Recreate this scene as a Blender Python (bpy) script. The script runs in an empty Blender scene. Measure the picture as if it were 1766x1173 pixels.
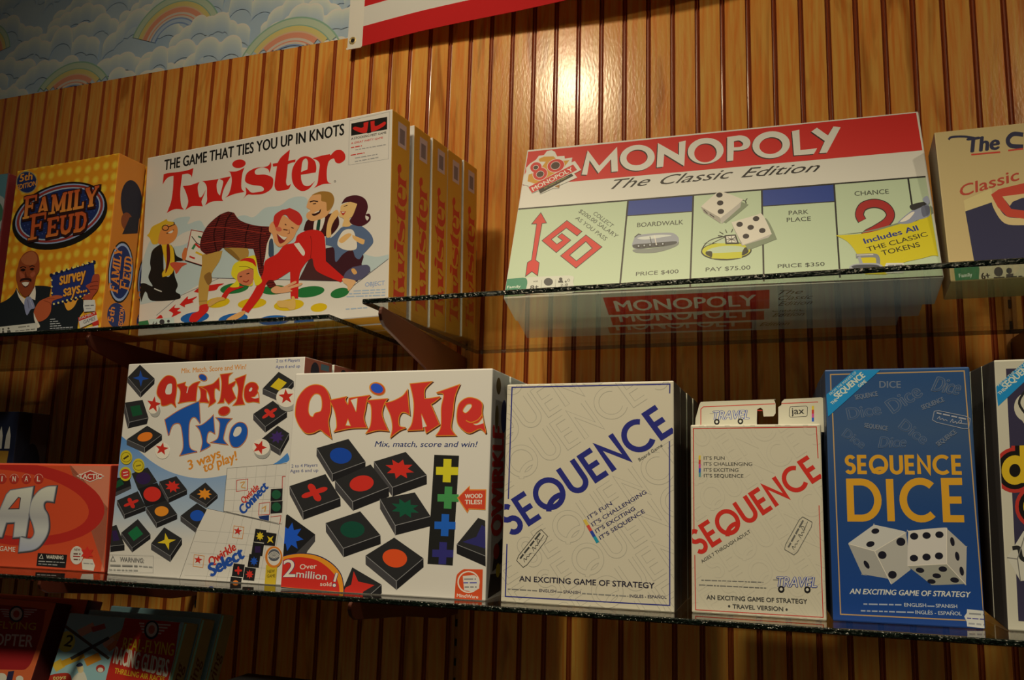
import bpy, bmesh, math, random
import numpy as np
from mathutils import Vector, Matrix, geometry
C = bpy.context.scene.collection
SC = bpy.context.scene
ZC = 1.55                     # eye height; distances below are measured from the eye
WALL = 1.157                  # eye to wall

# ------------------------------------------------------------------ camera
cd = bpy.data.cameras.new('camera')
cam = bpy.data.objects.new('camera', cd); C.objects.link(cam); SC.camera = cam
RC = np.array([[0.9583981820666787, 0.28492165895970906, 0.017104761528085436],
               [0.02499236354977709, -0.14346072300183976, 0.989340387692722],
               [-0.28433836599284523, 0.9477545405913056, 0.14461336180686124]])
FPX, PX, PY = 1295.7033527, 978.2514122, 654.0099742
cam.matrix_world = Matrix(((RC[0][0], RC[1][0], -RC[2][0], 0), (RC[0][1], RC[1][1], -RC[2][1], 0),
                           (RC[0][2], RC[1][2], -RC[2][2], ZC), (0, 0, 0, 1)))
cd.sensor_fit = 'HORIZONTAL'; cd.sensor_width = 36.0; cd.lens = FPX / 1766 * 36.0
cd.shift_x = -(PX - 883) / 1766; cd.shift_y = (PY - 586.5) / 1766
cd.clip_start = .02

# ------------------------------------------------------------------ world, lamps, exposure
W = bpy.data.worlds.new('room_light'); SC.world = W; W.use_nodes = True
W.node_tree.nodes['Background'].inputs[0].default_value = (1.0, .80, .56, 1)
W.node_tree.nodes['Background'].inputs[1].default_value = .012
def lamp(name, typ, loc, energy, col, **kw):
    l = bpy.data.lights.new(name, typ); l.energy = energy; l.color = col
    for k, v in kw.items(): setattr(l, k, v)
    o = bpy.data.objects.new(name, l); C.objects.link(o); o.location = (loc[0], loc[1], loc[2] + ZC); return o
def aim(o, p):
    o.rotation_euler = (Vector((p[0], p[1], p[2] + ZC)) - o.location).to_track_quat('-Z', 'Y').to_euler()
WARM = (1.0, .80, .51)
a = lamp('ceiling_spot_lamp', 'SPOT', (-.585, .347, 1.165), 15.5, WARM, spot_size=2.6, spot_blend=1.0, shadow_soft_size=.045)
aim(a, (-.65, 1.157, .3))
b = lamp('added_shelf_fill', 'SPOT', (-.26, -.48, 1.97), 195, WARM, spot_size=.79, spot_blend=1.0, shadow_soft_size=.12)  # unseen fill, added to brighten the fronts of the lower row
aim(b, (-.30, .55, -.35)); b.scale = (2.2, 1, 1)       # an oblong beam along the shelves
c = lamp('ceiling_spot_lamp', 'SPOT', (.86, .14, 1.08), 10, WARM, spot_size=2.4, spot_blend=1.0, shadow_soft_size=.03)
aim(c, (.35, 1.157, .6))
SC.view_settings.view_transform = 'Standard'; SC.view_settings.look = 'None'
SC.view_settings.gamma = 1; SC.view_settings.use_curve_mapping = False
SC.view_settings.exposure = 0.0

# ------------------------------------------------------------------ materials
def lin(c): 
    c = c / 255.0
    return c / 12.92 if c <= .04045 else ((c + .055) / 1.055) ** 2.4
WREF = tuple(lin(v) for v in (190, 174, 143))
def albedo(rgb):              # print colour of a surface seen next to white card
    return tuple(min(.9, .82 * lin(v) / w) for v, w in zip(rgb, WREF))
MATS = {}
def new_mat(name):
    m = bpy.data.materials.new(name); m.use_nodes = True
    return m, m.node_tree.nodes, m.node_tree.links, m.node_tree.nodes['Principled BSDF']
def plain(name, rgb, rough=.5, coat=0, metal=0, spec=.5, raw=False):
    m, n, l, p = new_mat(name)
    p.inputs['Base Color'].default_value = (*(rgb if raw else albedo(rgb)), 1)
    p.inputs['Roughness'].default_value = rough; p.inputs['Metallic'].default_value = metal
    p.inputs['Specular IOR Level'].default_value = spec
    if coat: p.inputs['Coat Weight'].default_value = coat; p.inputs['Coat Roughness'].default_value = .12
    return m
def ink(c):                   # 'rrggbb' as it looks beside white card
    if c in MATS: return MATS[c]
    if c in NODE_INK: m = NODE_INK[c]()
    else: m = plain('print_' + c, tuple(int(c[i:i + 2], 16) for i in (0, 2, 4)), .45, spec=.3)
    MATS[c] = m; return m
def wrap_noise(m, n, l, p, scale=6, strength=.12):
    tc = n.new('ShaderNodeTexCoord'); nz = n.new('ShaderNodeTexNoise'); bp = n.new('ShaderNodeBump')
    nz.inputs['Scale'].default_value = scale; nz.inputs['Detail'].default_value = 3
    l.new(tc.outputs['Object'], nz.inputs['Vector']); l.new(nz.outputs[0], bp.inputs['Height'])
    bp.inputs['Strength'].default_value = strength; bp.inputs['Distance'].default_value = .01
    l.new(bp.outputs[0], p.inputs['Coat Normal'])
def stripes_ink(c1, c2, scale, axis, dist=0.0, rough=.4):
    def f():
        m, n, l, p = new_mat('print_pattern'); tc = n.new('ShaderNodeTexCoord'); wv = n.new('ShaderNodeTexWave'); rp = n.new('ShaderNodeValToRGB')
        wv.bands_direction = axis; wv.inputs['Scale'].default_value = scale; wv.inputs['Distortion'].default_value = dist
        wv.inputs['Detail'].default_value = 2; wv.inputs['Detail Scale'].default_value = 3
        l.new(tc.outputs['Object'], wv.inputs['Vector']); l.new(wv.outputs[0], rp.inputs[0])
        h = lambda c: (*albedo(tuple(int(c[i:i + 2], 16) for i in (0, 2, 4))), 1)
        rp.color_ramp.elements[0].color = h(c1); rp.color_ramp.elements[1].color = h(c2)
        l.new(rp.outputs[0], p.inputs['Base Color']); p.inputs['Roughness'].default_value = rough; return m
    return f
def ramp_ink(stops, axis, lo, hi, rough=.38):   # printed blend of inks along one axis of the box
    def f():
        m, n, l, p = new_mat('print_blend'); tc = n.new('ShaderNodeTexCoord'); sp = n.new('ShaderNodeSeparateXYZ'); mr = n.new('ShaderNodeMapRange'); rp = n.new('ShaderNodeValToRGB')
        l.new(tc.outputs['Object'], sp.inputs[0]); l.new(sp.outputs[axis], mr.inputs[0]); l.new(mr.outputs[0], rp.inputs[0])
        mr.inputs[1].default_value = lo; mr.inputs[2].default_value = hi
        el = rp.color_ramp.elements
        while len(el) < len(stops): el.new(.5)
        for e, (t, c) in zip(el, stops):
            e.position = t; e.color = (*albedo(tuple(int(c[i:i + 2], 16) for i in (0, 2, 4))), 1)
        l.new(rp.outputs[0], p.inputs['Base Color']); p.inputs['Roughness'].default_value = rough
        return m
    return f
def dots_ink(c1, c2, spacing, rad):             # printed grid of soft round spots
    def f():
        m, n, l, p = new_mat('print_spots'); tc = n.new('ShaderNodeTexCoord')
        vo = n.new('ShaderNodeTexVoronoi'); vo.inputs['Randomness'].default_value = .18; vo.inputs['Scale'].default_value = 1 / spacing
        sp = n.new('ShaderNodeSeparateXYZ'); cb = n.new('ShaderNodeCombineXYZ'); rp = n.new('ShaderNodeValToRGB')
        l.new(tc.outputs['Object'], sp.inputs[0]); l.new(sp.outputs[0], cb.inputs[0]); l.new(sp.outputs[2], cb.inputs[1])
        vo.voronoi_dimensions = '2D'
        l.new(cb.outputs[0], vo.inputs['Vector']); l.new(vo.outputs['Distance'], rp.inputs[0])
        h = lambda c: (*albedo(tuple(int(c[i:i + 2], 16) for i in (0, 2, 4))), 1)
        rp.color_ramp.elements[0].color = h(c2); rp.color_ramp.elements[1].color = h(c1)
        rp.color_ramp.elements[0].position = rad * .4; rp.color_ramp.elements[1].position = rad
        l.new(rp.outputs[0], p.inputs['Base Color']); p.inputs['Roughness'].default_value = .38
        return m
    return f
NODE_INK = {}
def tag(o, label=None, cat=None, group=None, kind=None):
    for k, v in (('label', label), ('category', cat), ('group', group), ('kind', kind)):
        if v: o[k] = v
    return o
def mesh_obj(name, verts, faces, mats, midx=None, parent=None, smooth=False):
    me = bpy.data.meshes.new(name); me.from_pydata([tuple(v) for v in verts], [], faces); me.update()
    for m in mats: me.materials.append(m)
    if midx is not None: me.polygons.foreach_set('material_index', midx)
    if smooth: me.polygons.foreach_set('use_smooth', [True] * len(me.polygons))
    o = bpy.data.objects.new(name, me); C.objects.link(o)
    if parent: o.parent = parent
    return o
class MB:                     # collects shapes for one mesh
    def __init__(s): s.v = []; s.f = []; s.m = []
    def quad(s, a, b, c, d, mi=0):
        i = len(s.v); s.v += [a, b, c, d]; s.f.append((i, i + 1, i + 2, i + 3)); s.m.append(mi)
    def box(s, lo, hi, mi=0):
        i = len(s.v)
        s.v += [(x, y, z) for z in (lo[2], hi[2]) for y in (lo[1], hi[1]) for x in (lo[0], hi[0])]
        for f in ((0, 2, 3, 1), (4, 5, 7, 6), (0, 1, 5, 4), (2, 6, 7, 3), (0, 4, 6, 2), (1, 3, 7, 5)):
            s.f.append(tuple(i + k for k in f)); s.m.append(mi)
    def prism(s, prof, ax, t0, t1, mi=0, side=None):   # prof: list of 2D, extruded along ax
        n = len(prof); i = len(s.v)
        def P(u, w, t): return {'x': (t, u, w), 'y': (u, t, w), 'z': (u, w, t)}[ax]
        for t in (t0, t1): s.v += [P(u, w, t) for u, w in prof]
        s.f.append(tuple(i + k for k in range(n))[::-1]); s.m.append(mi)
        s.f.append(tuple(i + n + k for k in range(n))); s.m.append(mi)
        for k in range(n):
            s.f.append((i + k, i + (k + 1) % n, i + n + (k + 1) % n, i + n + k)); s.m.append(mi if side is None else side)
    def obj(s, name, mats, parent=None, smooth=False, fix=True):
        o = mesh_obj(name, s.v, s.f, mats, s.m, parent, smooth)
        if fix:
            bm = bmesh.new(); bm.from_mesh(o.data); bmesh.ops.recalc_face_normals(bm, faces=bm.faces); bm.to_mesh(o.data); bm.free()
        return o
def bevel(o, w, seg=2):
    bm = bmesh.new(); bm.from_mesh(o.data)
    bmesh.ops.remove_doubles(bm, verts=bm.verts, dist=1e-6)
    bmesh.ops.bevel(bm, geom=list(bm.edges), offset=w, segments=seg, profile=.5, affect='EDGES'); bm.to_mesh(o.data); bm.free()

# ------------------------------------------------------------------ wall of beaded boards
def wood_mat(name, dark=1.0, rough=.27):
    m, n, l, p = new_mat(name)
    tc = n.new('ShaderNodeTexCoord'); mp = n.new('ShaderNodeMapping'); l.new(tc.outputs['Object'], mp.inputs[0])
    mp.inputs['Scale'].default_value = (1, 1, .05)
    nz = n.new('ShaderNodeTexNoise'); nz.inputs['Scale'].default_value = 160; nz.inputs['Detail'].default_value = 5; nz.inputs['Distortion'].default_value = .4
    l.new(mp.outputs[0], nz.inputs['Vector'])
    mp2 = n.new('ShaderNodeMapping'); l.new(tc.outputs['Object'], mp2.inputs[0]); mp2.inputs['Scale'].default_value = (1, 1, .14)
    n2 = n.new('ShaderNodeTexNoise'); n2.inputs['Scale'].default_value = 22; n2.inputs['Detail'].default_value = 3; n2.inputs['Distortion'].default_value = 1.6
    l.new(mp2.outputs[0], n2.inputs['Vector'])
    r1 = n.new('ShaderNodeValToRGB'); l.new(nz.outputs[0], r1.inputs[0])
    A = lambda c: tuple(v * dark for v in albedo(c)) + (1,)
    r1.color_ramp.elements[0].position = .30; r1.color_ramp.elements[0].color = A((194, 104, 32))
    r1.color_ramp.elements[1].position = .66; r1.color_ramp.elements[1].color = A((228, 140, 56))
    r2 = n.new('ShaderNodeValToRGB'); l.new(n2.outputs[0], r2.inputs[0])
    r2.color_ramp.elements[0].position = .28; r2.color_ramp.elements[0].color = (.50, .36, .28, 1)
    r2.color_ramp.elements[1].position = .44; r2.color_ramp.elements[1].color = (1, 1, 1, 1)
    mx = n.new('ShaderNodeMix'); mx.data_type = 'RGBA'; mx.blend_type = 'MULTIPLY'; mx.inputs[0].default_value = .8
    l.new(r1.outputs[0], mx.inputs[6]); l.new(r2.outputs[0], mx.inputs[7]); l.new(mx.outputs[2], p.inputs['Base Color'])
    p.inputs['Roughness'].default_value = rough
    p.inputs['Specular IOR Level'].default_value = .4; p.inputs['Coat Weight'].default_value = .6; p.inputs['Coat Roughness'].default_value = .21
    n3 = n.new('ShaderNodeTexNoise'); n3.inputs['Scale'].default_value = 260; n3.inputs['Detail'].default_value = 2
    mp3 = n.new('ShaderNodeMapping'); mp3.inputs['Scale'].default_value = (1, 1, .35); l.new(tc.outputs['Object'], mp3.inputs[0]); l.new(mp3.outputs[0], n3.inputs['Vector'])
    bp = n.new('ShaderNodeBump'); bp.inputs['Strength'].default_value = .2; bp.inputs['Distance'].default_value = .001
    l.new(n3.outputs[0], bp.inputs['Height']); l.new(bp.outputs[0], p.inputs['Normal']); l.new(bp.outputs[0], p.inputs['Coat Normal'])
    return m
M_WOOD = wood_mat('varnished_wood'); M_GROOVE = plain('dark_stain_in_groove', (132, 56, 18), .35, coat=.3)
PITCH = .0408; X0 = -.337
BORDER = .852 + ZC
def build_wall():
    b = MB(); prof = []      # (x, y, material of the strip that starts here)
    k0, k1 = -56, 46
    for k in range(k0, k1):
        x = X0 + k * PITCH
        prof += [(x - .0042, 0, 1), (x - .0030, .0030, 1), (x - .0014, .0026, 1), (x - .0005, .0004, 1), (x + .0008, .0004, 1),
                 (x + .0017, .0026, 1), (x + .0031, .0030, 1), (x + .0043, 0, 0)]
    zs = [0.0, BORDER]
    for (xa, ya, mi), (xb, yb, _) in zip(prof, prof[1:]):
        b.quad((xa, WALL + ya, zs[0]), (xb, WALL + yb, zs[0]), (xb, WALL + yb, zs[1]), (xa, WALL + ya, zs[1]), mi)
    xa, xb = prof[0][0], prof[-1][0]
    b.quad((xa, WALL, BORDER), (xb, WALL, BORDER), (xb, WALL + .012, BORDER), (xa, WALL + .012, BORDER), 0)
    o = b.obj('wall_back', [M_WOOD, M_GROOVE], fix=False)
    bm = bmesh.new(); bm.from_mesh(o.data); bmesh.ops.remove_doubles(bm, verts=bm.verts, dist=1e-6)
    bmesh.ops.recalc_face_normals(bm, faces=bm.faces)
    if sum(f.normal.y for f in bm.faces) > 0: bmesh.ops.reverse_faces(bm, faces=bm.faces)
    bm.to_mesh(o.data); bm.free()
    tag(o, kind='structure')
    return xa, xb
WXA, WXB = build_wall()
fl = MB(); fl.box((-3.2, -2.6, -.05), (2.4, WALL + .05, 0)); tag(fl.obj('floor', [plain('dark_carpet', (60, 45, 35), .9)]), kind='structure')

# ------------------------------------------------------------------ glass shelves on slotted standards
def glass_mat():
    m, n, l, p = new_mat('clear_glass'); n.remove(p); out = n['Material Output']
    tr = n.new('ShaderNodeBsdfTransparent'); tr.inputs[0].default_value = (.93, .965, .94, 1)
    gl = n.new('ShaderNodeBsdfGlossy'); gl.inputs['Roughness'].default_value = .0; gl.inputs[0].default_value = (1, 1, 1, 1)
    fr = n.new('ShaderNodeFresnel'); mx = n.new('ShaderNodeMixShader')
    ge = n.new('ShaderNodeNewGeometry'); mr = n.new('ShaderNodeMapRange'); mr.inputs[3].default_value = 1.5; mr.inputs[4].default_value = 1 / 1.5
    l.new(ge.outputs['Backfacing'], mr.inputs[0]); l.new(mr.outputs[0], fr.inputs[0])
    l.new(fr.outputs[0], mx.inputs[0]); l.new(tr.outputs[0], mx.inputs[1]); l.new(gl.outputs[0], mx.inputs[2]); l.new(mx.outputs[0], out.inputs[0]); return m
def edge_mat():
    m, n, l, p = new_mat('ground_glass_edge'); p.inputs['Base Color'].default_value = (.004, .009, .007, 1); p.inputs['Roughness'].default_value = .16
    tc = n.new('ShaderNodeTexCoord'); nz = n.new('ShaderNodeTexNoise'); nz.inputs['Scale'].default_value = 260; nz.inputs['Detail'].default_value = 2
    bp = n.new('ShaderNodeBump'); bp.inputs['Strength'].default_value = 1.0; bp.inputs['Distance'].default_value = .004
    l.new(tc.outputs['Object'], nz.inputs['Vector']); l.new(nz.outputs[0], bp.inputs['Height']); l.new(bp.outputs[0], p.inputs['Normal'])
    return m
M_GLASS, M_EDGE = glass_mat(), edge_mat()
def shelf(label, x0, x1, y0, y1, ztop, th=.006):
    b = MB(); z1 = ztop + ZC; z0 = z1 - th; e = .0012
    prof = [(y0, z0 + e), (y0, z1 - e), (y0 + e, z1), (y1 - e, z1), (y1, z1 - e), (y1, z0 + e), (y1 - e, z0), (y0 + e, z0)]
    b.prism(prof, 'x', x0, x1, 1)
    o = b.obj('glass_shelf', [M_GLASS, M_EDGE])
    for f in o.data.polygons: f.material_index = 0 if abs(f.normal.z) > .9 else 1
    tag(o, label, 'shelf', 'clear glass shelves'); return o
UT, LT, BT = .2205, -.1247, -.454       # tops of the upper, lower and bottom shelf
shelf('upper glass shelf on the left, under the orange game box', -1.95, -.575, .828, 1.11, UT)
shelf('upper glass shelf on the right, under the leaning white and red game box', -.487, .95, .767, 1.11, UT)
shelf('long glass shelf holding the middle row of game boxes', -1.95, .95, .770, 1.11, LT)
shelf('lowest glass shelf, under the toy boxes at the bottom left', -1.95, .95, .74, 1.11, BT)
M_STD = plain('tan_enamel', (150, 96, 40), .35, coat=.2); M_SLOT = plain('dark_slot', (14, 9, 6), .8)
M_BRK = plain('brown_enamel', (72, 30, 17), .4); M_SCREW = plain('steel_screw', (120, 105, 80), .3, metal=.9)
def standard(label, x, ztop, zbot):
    b = MB(); w = .0075; d = .012
    y1 = WALL - .0002; y0 = y1 - d
    prof = [(x - w, y1), (x - w, y0), (x - .0025, y0), (x - .0025, y0 + .003), (x + .0025, y0 + .003), (x + .0025, y0), (x + w, y0), (x + w, y1)]
    b.prism([(u, v) for u, v in prof], 'z', zbot + ZC, ztop + ZC, 0)
    o = b.obj('shelf_standard', [M_STD]); tag(o, label, 'shelf standard', 'slotted standards on the panelled wall')
    s = MB(); z = ztop - .045
    while z > zbot + .03:
        s.box((x - .0018, y0 + .0012, z - .011 + ZC), (x + .0018, y0 + .0030, z + ZC)); z -= .030
    s.obj('slot_row', [M_SLOT], o)
    r = MB(); n = 12
    r.prism([(x + .0035 * math.cos(t * 2 * math.pi / n), ztop - .014 + ZC + .0035 * math.sin(t * 2 * math.pi / n)) for t in range(n)], 'y', y0 - .002, y0 + .003)
    r.obj('screw', [M_SCREW], o); return o
standard('slotted standard on the wall right of the yellow box stack', -.522, .405, -.60)
standard('slotted standard on the wall behind the orange and red game boxes', -1.033, .405, -.60)
standard('slotted standard near the right edge of the wall', .294, .405, -.60)
def bracket(label, x_wall, x_tip, y_tip, ztop, drop):
    b = MB(); y1 = WALL - .0124; L = y1 - y_tip
    prof = [(0, 0), (-L + .004, 0), (-L, -.004), (-L - .001, -.010), (-L + .003, -.017), (-L + .014, -.023), (-L * .55, -.023 - (drop - .023) * .42), (-L * .2, -drop * .94), (0, -drop)]
    b.prism(prof, 'x', -.0022, .0022, 0)
    o = b.obj('shelf_bracket', [M_BRK]); bevel(o, .0007, 1)
    o.location = (x_wall, y1, ztop + ZC - .0001); o.rotation_euler = (0, 0, math.atan2(x_tip - x_wall, -(y_tip - y1)))
    tag(o, label, 'shelf bracket', 'metal brackets under the glass shelves'); return o
UB, LB = UT - .006, LT - .006
bracket('brown bracket under the upper shelf at the yellow box stack', -.522, -.470, .777, UB, .085)
bracket('curved bracket under the left upper shelf, above the white cube tile game box', -1.033, -.990, .835, UB, .085)
bracket('bracket under the upper shelf near the right edge of the photo', .294, .30, .80, UB, .085)
bracket('bracket under the middle shelf, below the white tile game box with red title', -.522, -.488, .777, LB, .07)
bracket('bracket under the middle shelf, below the red game box', -1.033, -.985, .80, LB, .07)
# ------------------------------------------------------------------ printing on boxes
def homography(src, dst):
    A = []; r = []
    for (x, y), (u, v) in zip(src, dst):
        A.append([x, y, 1, 0, 0, 0, -u * x, -u * y]); r.append(u)
        A.append([0, 0, 0, x, y, 1, -v * x, -v * y]); r.append(v)
    return np.append(np.linalg.solve(np.array(A, float), np.array(r, float)), 1).reshape(3, 3)
GLYPHS = {}
def glyphs(s, shear=0.0):     # filled outline of a line of lettering: verts, faces, width, cap height
    k = (s, shear)
    if k not in GLYPHS:
        c = bpy.data.curves.new('lettering', 'FONT'); c.body = s; c.size = 1; c.shear = shear; c.resolution_u = 3
        o = bpy.data.objects.new('lettering', c); C.objects.link(o)
        me = o.evaluated_get(bpy.context.evaluated_depsgraph_get()).to_mesh()
        v = np.array([q.co[:2] for q in me.vertices]).reshape(-1, 2); f = [tuple(p.vertices) for p in me.polygons]
        bpy.data.objects.remove(o); bpy.data.curves.remove(c)
        GLYPHS[k] = (v, f)
    return GLYPHS[k]
def nums(s):                  # '1,2 3,4c 5,6' -> points, corner flags
    if not isinstance(s, str): return [tuple(p[:2]) for p in s], [False] * len(s)
    pts, cf = [], []
    for t in s.split():
        c = t.endswith('c'); t = t.rstrip('c'); x, y = t.split(','); pts.append((float(x), float(y))); cf.append(c)
    return pts, cf
def smooth(s, n=5, closed=True):
    P, cf = nums(s); out = []; N = len(P)
    for i in range(N if closed else N - 1):
        p1, p2 = P[i], P[(i + 1) % N]
        p0 = p1 if cf[i] or (not closed and i == 0) else P[i - 1]
        j = (i + 1) % N
        p3 = p2 if cf[j] or (not closed and i == N - 2) else P[(i + 2) % N]
        for k in range(n):
            t = k / n; t2 = t * t; t3 = t2 * t
            out.append(tuple(.5 * (2 * b + (c - a) * t + (2 * a - 5 * b + 4 * c - d) * t2 + (3 * b - a - 3 * c + d) * t3) for a, b, c, d in zip(p0, p1, p2, p3)))
    if not closed: out.append(P[-1])
    return out
def ring(cx, cy, rx, ry=None, rot=0, n=28, a0=0, a1=360):
    ry = rx if ry is None else ry; r = math.radians(rot); o = []
    m = n if abs(a1 - a0) < 359.9 else n
    for k in range(m + (0 if abs(a1 - a0) > 359.9 else 1)):
        t = math.radians(a0 + (a1 - a0) * k / m); x, y = rx * math.cos(t), ry * math.sin(t)
        o.append((cx + x * math.cos(r) - y * math.sin(r), cy + x * math.sin(r) + y * math.cos(r)))
    return o
class Art:
    """Flat printing laid on one face of a box. Points are read in the face's own frame through the
    four corners of the face; face: 'front' | 'right' | 'bottom' | 'left'."""
    STEP = 3e-6
    def __init__(s, thing, dims, quad, face='front', start=3e-5, corners=None):
        s.t = thing; s.dims = dims; s.face = face; s.off = s.start = start; s.bufs = {}; s.cur = None; s.inv = None
        W, H, D = dims
        a, b = {'front': (W, H), 'right': (D, H), 'left': (D, H), 'bottom': (W, D)}[face]
        s.a, s.b = a, b
        s.h = homography(quad, corners or [(0, b), (a, b), (a, 0), (0, 0)])
        s.view(0, 0, 1)
    def view(s, ox, oy, k): s.ox, s.oy, s.k = ox, oy, k; return s
    def uv(s, x, y):
        q = s.h @ np.array([s.ox + x / s.k, s.oy + y / s.k, 1.0]); return q[0] / q[2], q[1] / q[2]
    def loc(s, u, v, off):
        W, H, D = s.dims
        return {'front': (u, -off, v), 'right': (W + off, u, v), 'left': (-off, D - u, v), 'bottom': (u, D - v, -off)}[s.face]
    def part(s, name, label=None, fresh=False):
        if fresh == 'new': name = name + '#' * (1 + sum(k.split('#')[0] == name for k in s.bufs)); fresh = False
        s.cur = name; s.bufs.setdefault(name, ([], [], [], label))
        if fresh: s.off = s.start
        return s
    def up(s): s.off += s.STEP
    def add(s, color, V, F):  # V in uv, cut off where it would run past the face
        vs, fs, ms, _ = s.bufs[s.cur]; i = len(vs); s.up(); e = .0011
        ins = [e <= u <= s.a - e and e <= v <= s.b - e for u, v in V]
        if not all(ins):
            V = [tuple(p) for p in V]; G = []
            for f in F:
                if all(ins[k] for k in f): G.append(f); continue
                P = [V[k] for k in f]
                for ax, lim, sg in ((0, e, 1), (0, s.a - e, -1), (1, e, 1), (1, s.b - e, -1)):
                    Q = []
                    for j in range(len(P)):
                        p, q = P[j - 1], P[j]; dp, dq = sg * (p[ax] - lim), sg * (q[ax] - lim)
                        if (dp < 0) != (dq < 0):
                            t = dp / (dp - dq); Q.append((p[0] + (q[0] - p[0]) * t, p[1] + (q[1] - p[1]) * t))
                        if dq >= 0: Q.append(q)
                    P = Q
                    if not P: break
                if len(P) > 2: G.append(tuple(range(len(V), len(V) + len(P)))); V += P
            if not G: return
            used = sorted({k for f in G for k in f}); ren = {k: n for n, k in enumerate(used)}
            V = [V[k] for k in used]; F = [tuple(ren[k] for k in f) for f in G]
        vs += [s.loc(u, v, s.off) for u, v in V]; fs += [tuple(i + k for k in f) for f in F]; ms += [color] * len(F)
    def clip(s, loops): return loops
    def loops(s, color, loops, clip=True):
        U = [[s.uv(*p) for p in l] for l in loops]
        flat = [p for l in U for p in l]
        F = geometry.tessellate_polygon([[Vector((u * 100, v * 100, 0)) for u, v in l] for l in U])
        s.add(color, flat, F)
    def L(s, color, pts, *holes): s.loops(color, [nums(pts)[0]] + [nums(h)[0] for h in holes])
    def S(s, color, pts, *holes, n=5, out=None):
        lp = [smooth(pts, n)] + [smooth(h, n) for h in holes]
        if out:
            for l in lp: s.K(out[0], out[1], l, closed=True)
        s.loops(color, lp)
    def O(s, color, cx, cy, rx, ry=None, rot=0, out=None, n=28):
        p = ring(cx, cy, rx, ry, rot, n)
        if out: s.loops(out[0], [ring(cx, cy, rx + out[1], (ry or rx) + out[1], rot, n)])
        s.loops(color, [p])
    def R(s, color, cx, cy, r0, r1, n=28): s.loops(color, [ring(cx, cy, r1, n=n), ring(cx, cy, r0, n=n)[::-1]])
    def K(s, color, w, pts, closed=False, curve=False, clip=True):   # stroke of width w
        P = smooth(pts, 5, closed) if curve else nums(pts)[0]
        q = [P[0]]
        for p in P[1:]:
            if abs(p[0] - q[-1][0]) + abs(p[1] - q[-1][1]) > 1e-6: q.append(p)
        P = q
        if closed and abs(P[0][0] - P[-1][0]) + abs(P[0][1] - P[-1][1]) < 1e-6: P = P[:-1]
        N = len(P); A, B = [], []
        for i in range(N):
            a = P[i - 1] if (closed or i) else None; c = P[(i + 1) % N] if (closed or i < N - 1) else None
            def nrm(p, q): 
                d = math.hypot(q[0] - p[0], q[1] - p[1]) or 1; return (-(q[1] - p[1]) / d, (q[0] - p[0]) / d)
            n1 = nrm(a, P[i]) if a else None; n2 = nrm(P[i], c) if c else None
            if n1 and n2:
                mx, my = n1[0] + n2[0], n1[1] + n2[1]; d = mx * mx + my * my
                f = 2 / d if d > .35 else 1.6; nx, ny = mx * f, my * f
                if d <= .35: nx, ny = n2[0] * 1, n2[1] * 1
            else: nx, ny = n1 or n2
            A.append((P[i][0] + nx * w / 2, P[i][1] + ny * w / 2)); B.append((P[i][0] - nx * w / 2, P[i][1] - ny * w / 2))
        U = [s.uv(*p) for p in A] + [s.uv(*p) for p in B]
        if clip: U = s.clip([U])[0]
        F = [(i, (i + 1) % N, N + (i + 1) % N, N + i) for i in range(N if closed else N - 1)]
        s.add(color, U, F)
    def frame(s, a, b, h, rise=None):   # uv frame of a text line: origin, along, up
        ua = np.array(s.uv(*a)); ub = np.array(s.uv(*b)); top = (a[0] + rise[0], a[1] + rise[1]) if rise else None
        if top is None:
            dx, dy = b[0] - a[0], b[1] - a[1]; d = math.hypot(dx, dy); top = (a[0] + dy / d * h, a[1] - dx / d * h)
            ut = np.array(s.uv(*top)) - ua; al = ub - ua; per = np.array((-al[1], al[0])); per /= np.linalg.norm(per)
            ut = per * np.linalg.norm(ut)
        else: ut = np.array(s.uv(*top)) - ua
        return ua, ub - ua, ut
    def T(s, color, txt, a, b, h, bold=0, shear=0, rise=None, fit=True):
        """Lettering with its baseline from a to b and capitals h high."""
        v, f = glyphs(txt, shear)
        if not len(v): return
        o, al, up = s.frame(a, b, h, rise)
        x0, x1 = v[:, 0].min(), v[:, 0].max(); cap = .69
        V = o + np.outer((v[:, 0] - x0) / (x1 - x0), al) + np.outer(v[:, 1] / cap, up)
        sh = [(0, 0)] if not bold else [(-bold, 0), (bold, 0), (0, bold * .6), (0, -bold * .6)]
        ax = al / np.linalg.norm(al) * np.linalg.norm(up)
        for p, q in sh: s.add(color, [tuple(t) for t in V + ax * p + up * q], [tuple(g) for g in f])
    def G(s, color, txt, a, b, h, w, rise=None, gap=.13, out=None):
        """Even-stroke round capitals; w is the stroke as a share of the height."""
        adv = 0; items = []
        for ch in txt:
            g, wd = GEO.get(ch, ([], .4)); items.append((adv, g)); adv += wd + gap
        adv -= gap
        o, al, up = s.frame(a, b, h, rise); inv = np.linalg.inv
        ratio = np.linalg.norm(al) / np.linalg.norm(up) / adv   # width stretch
        for n in range(3):                                      # strokes that cross lie one over another
            vs, fs = [], []
            for x, g in items:
                for pts, closed in g[n:n + 1]:
                    P = [((x + px) * ratio, py) for px, py in pts]
                    A, B = offset(P, w, closed); N = len(P); i = len(vs)
                    for q in A + B: vs.append(tuple(o + al * (q[0] / (adv * ratio)) + up * q[1]))
                    fs += [(i + k, i + (k + 1) % N, i + N + (k + 1) % N, i + N + k) for k in range(N if closed else N - 1)]
            if fs: s.add(color, vs, fs)
    def star(s, color, cx, cy, r, n=5, inner=.42, rot=-90, sq=1.0, clip=True):
        s.loops(color, [[(cx + (r if k % 2 == 0 else r * inner) * math.cos(math.radians(rot + 180 * k / n)), cy + sq * (r if k % 2 == 0 else r * inner) * math.sin(math.radians(rot + 180 * k / n))) for k in range(2 * n)]])
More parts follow.
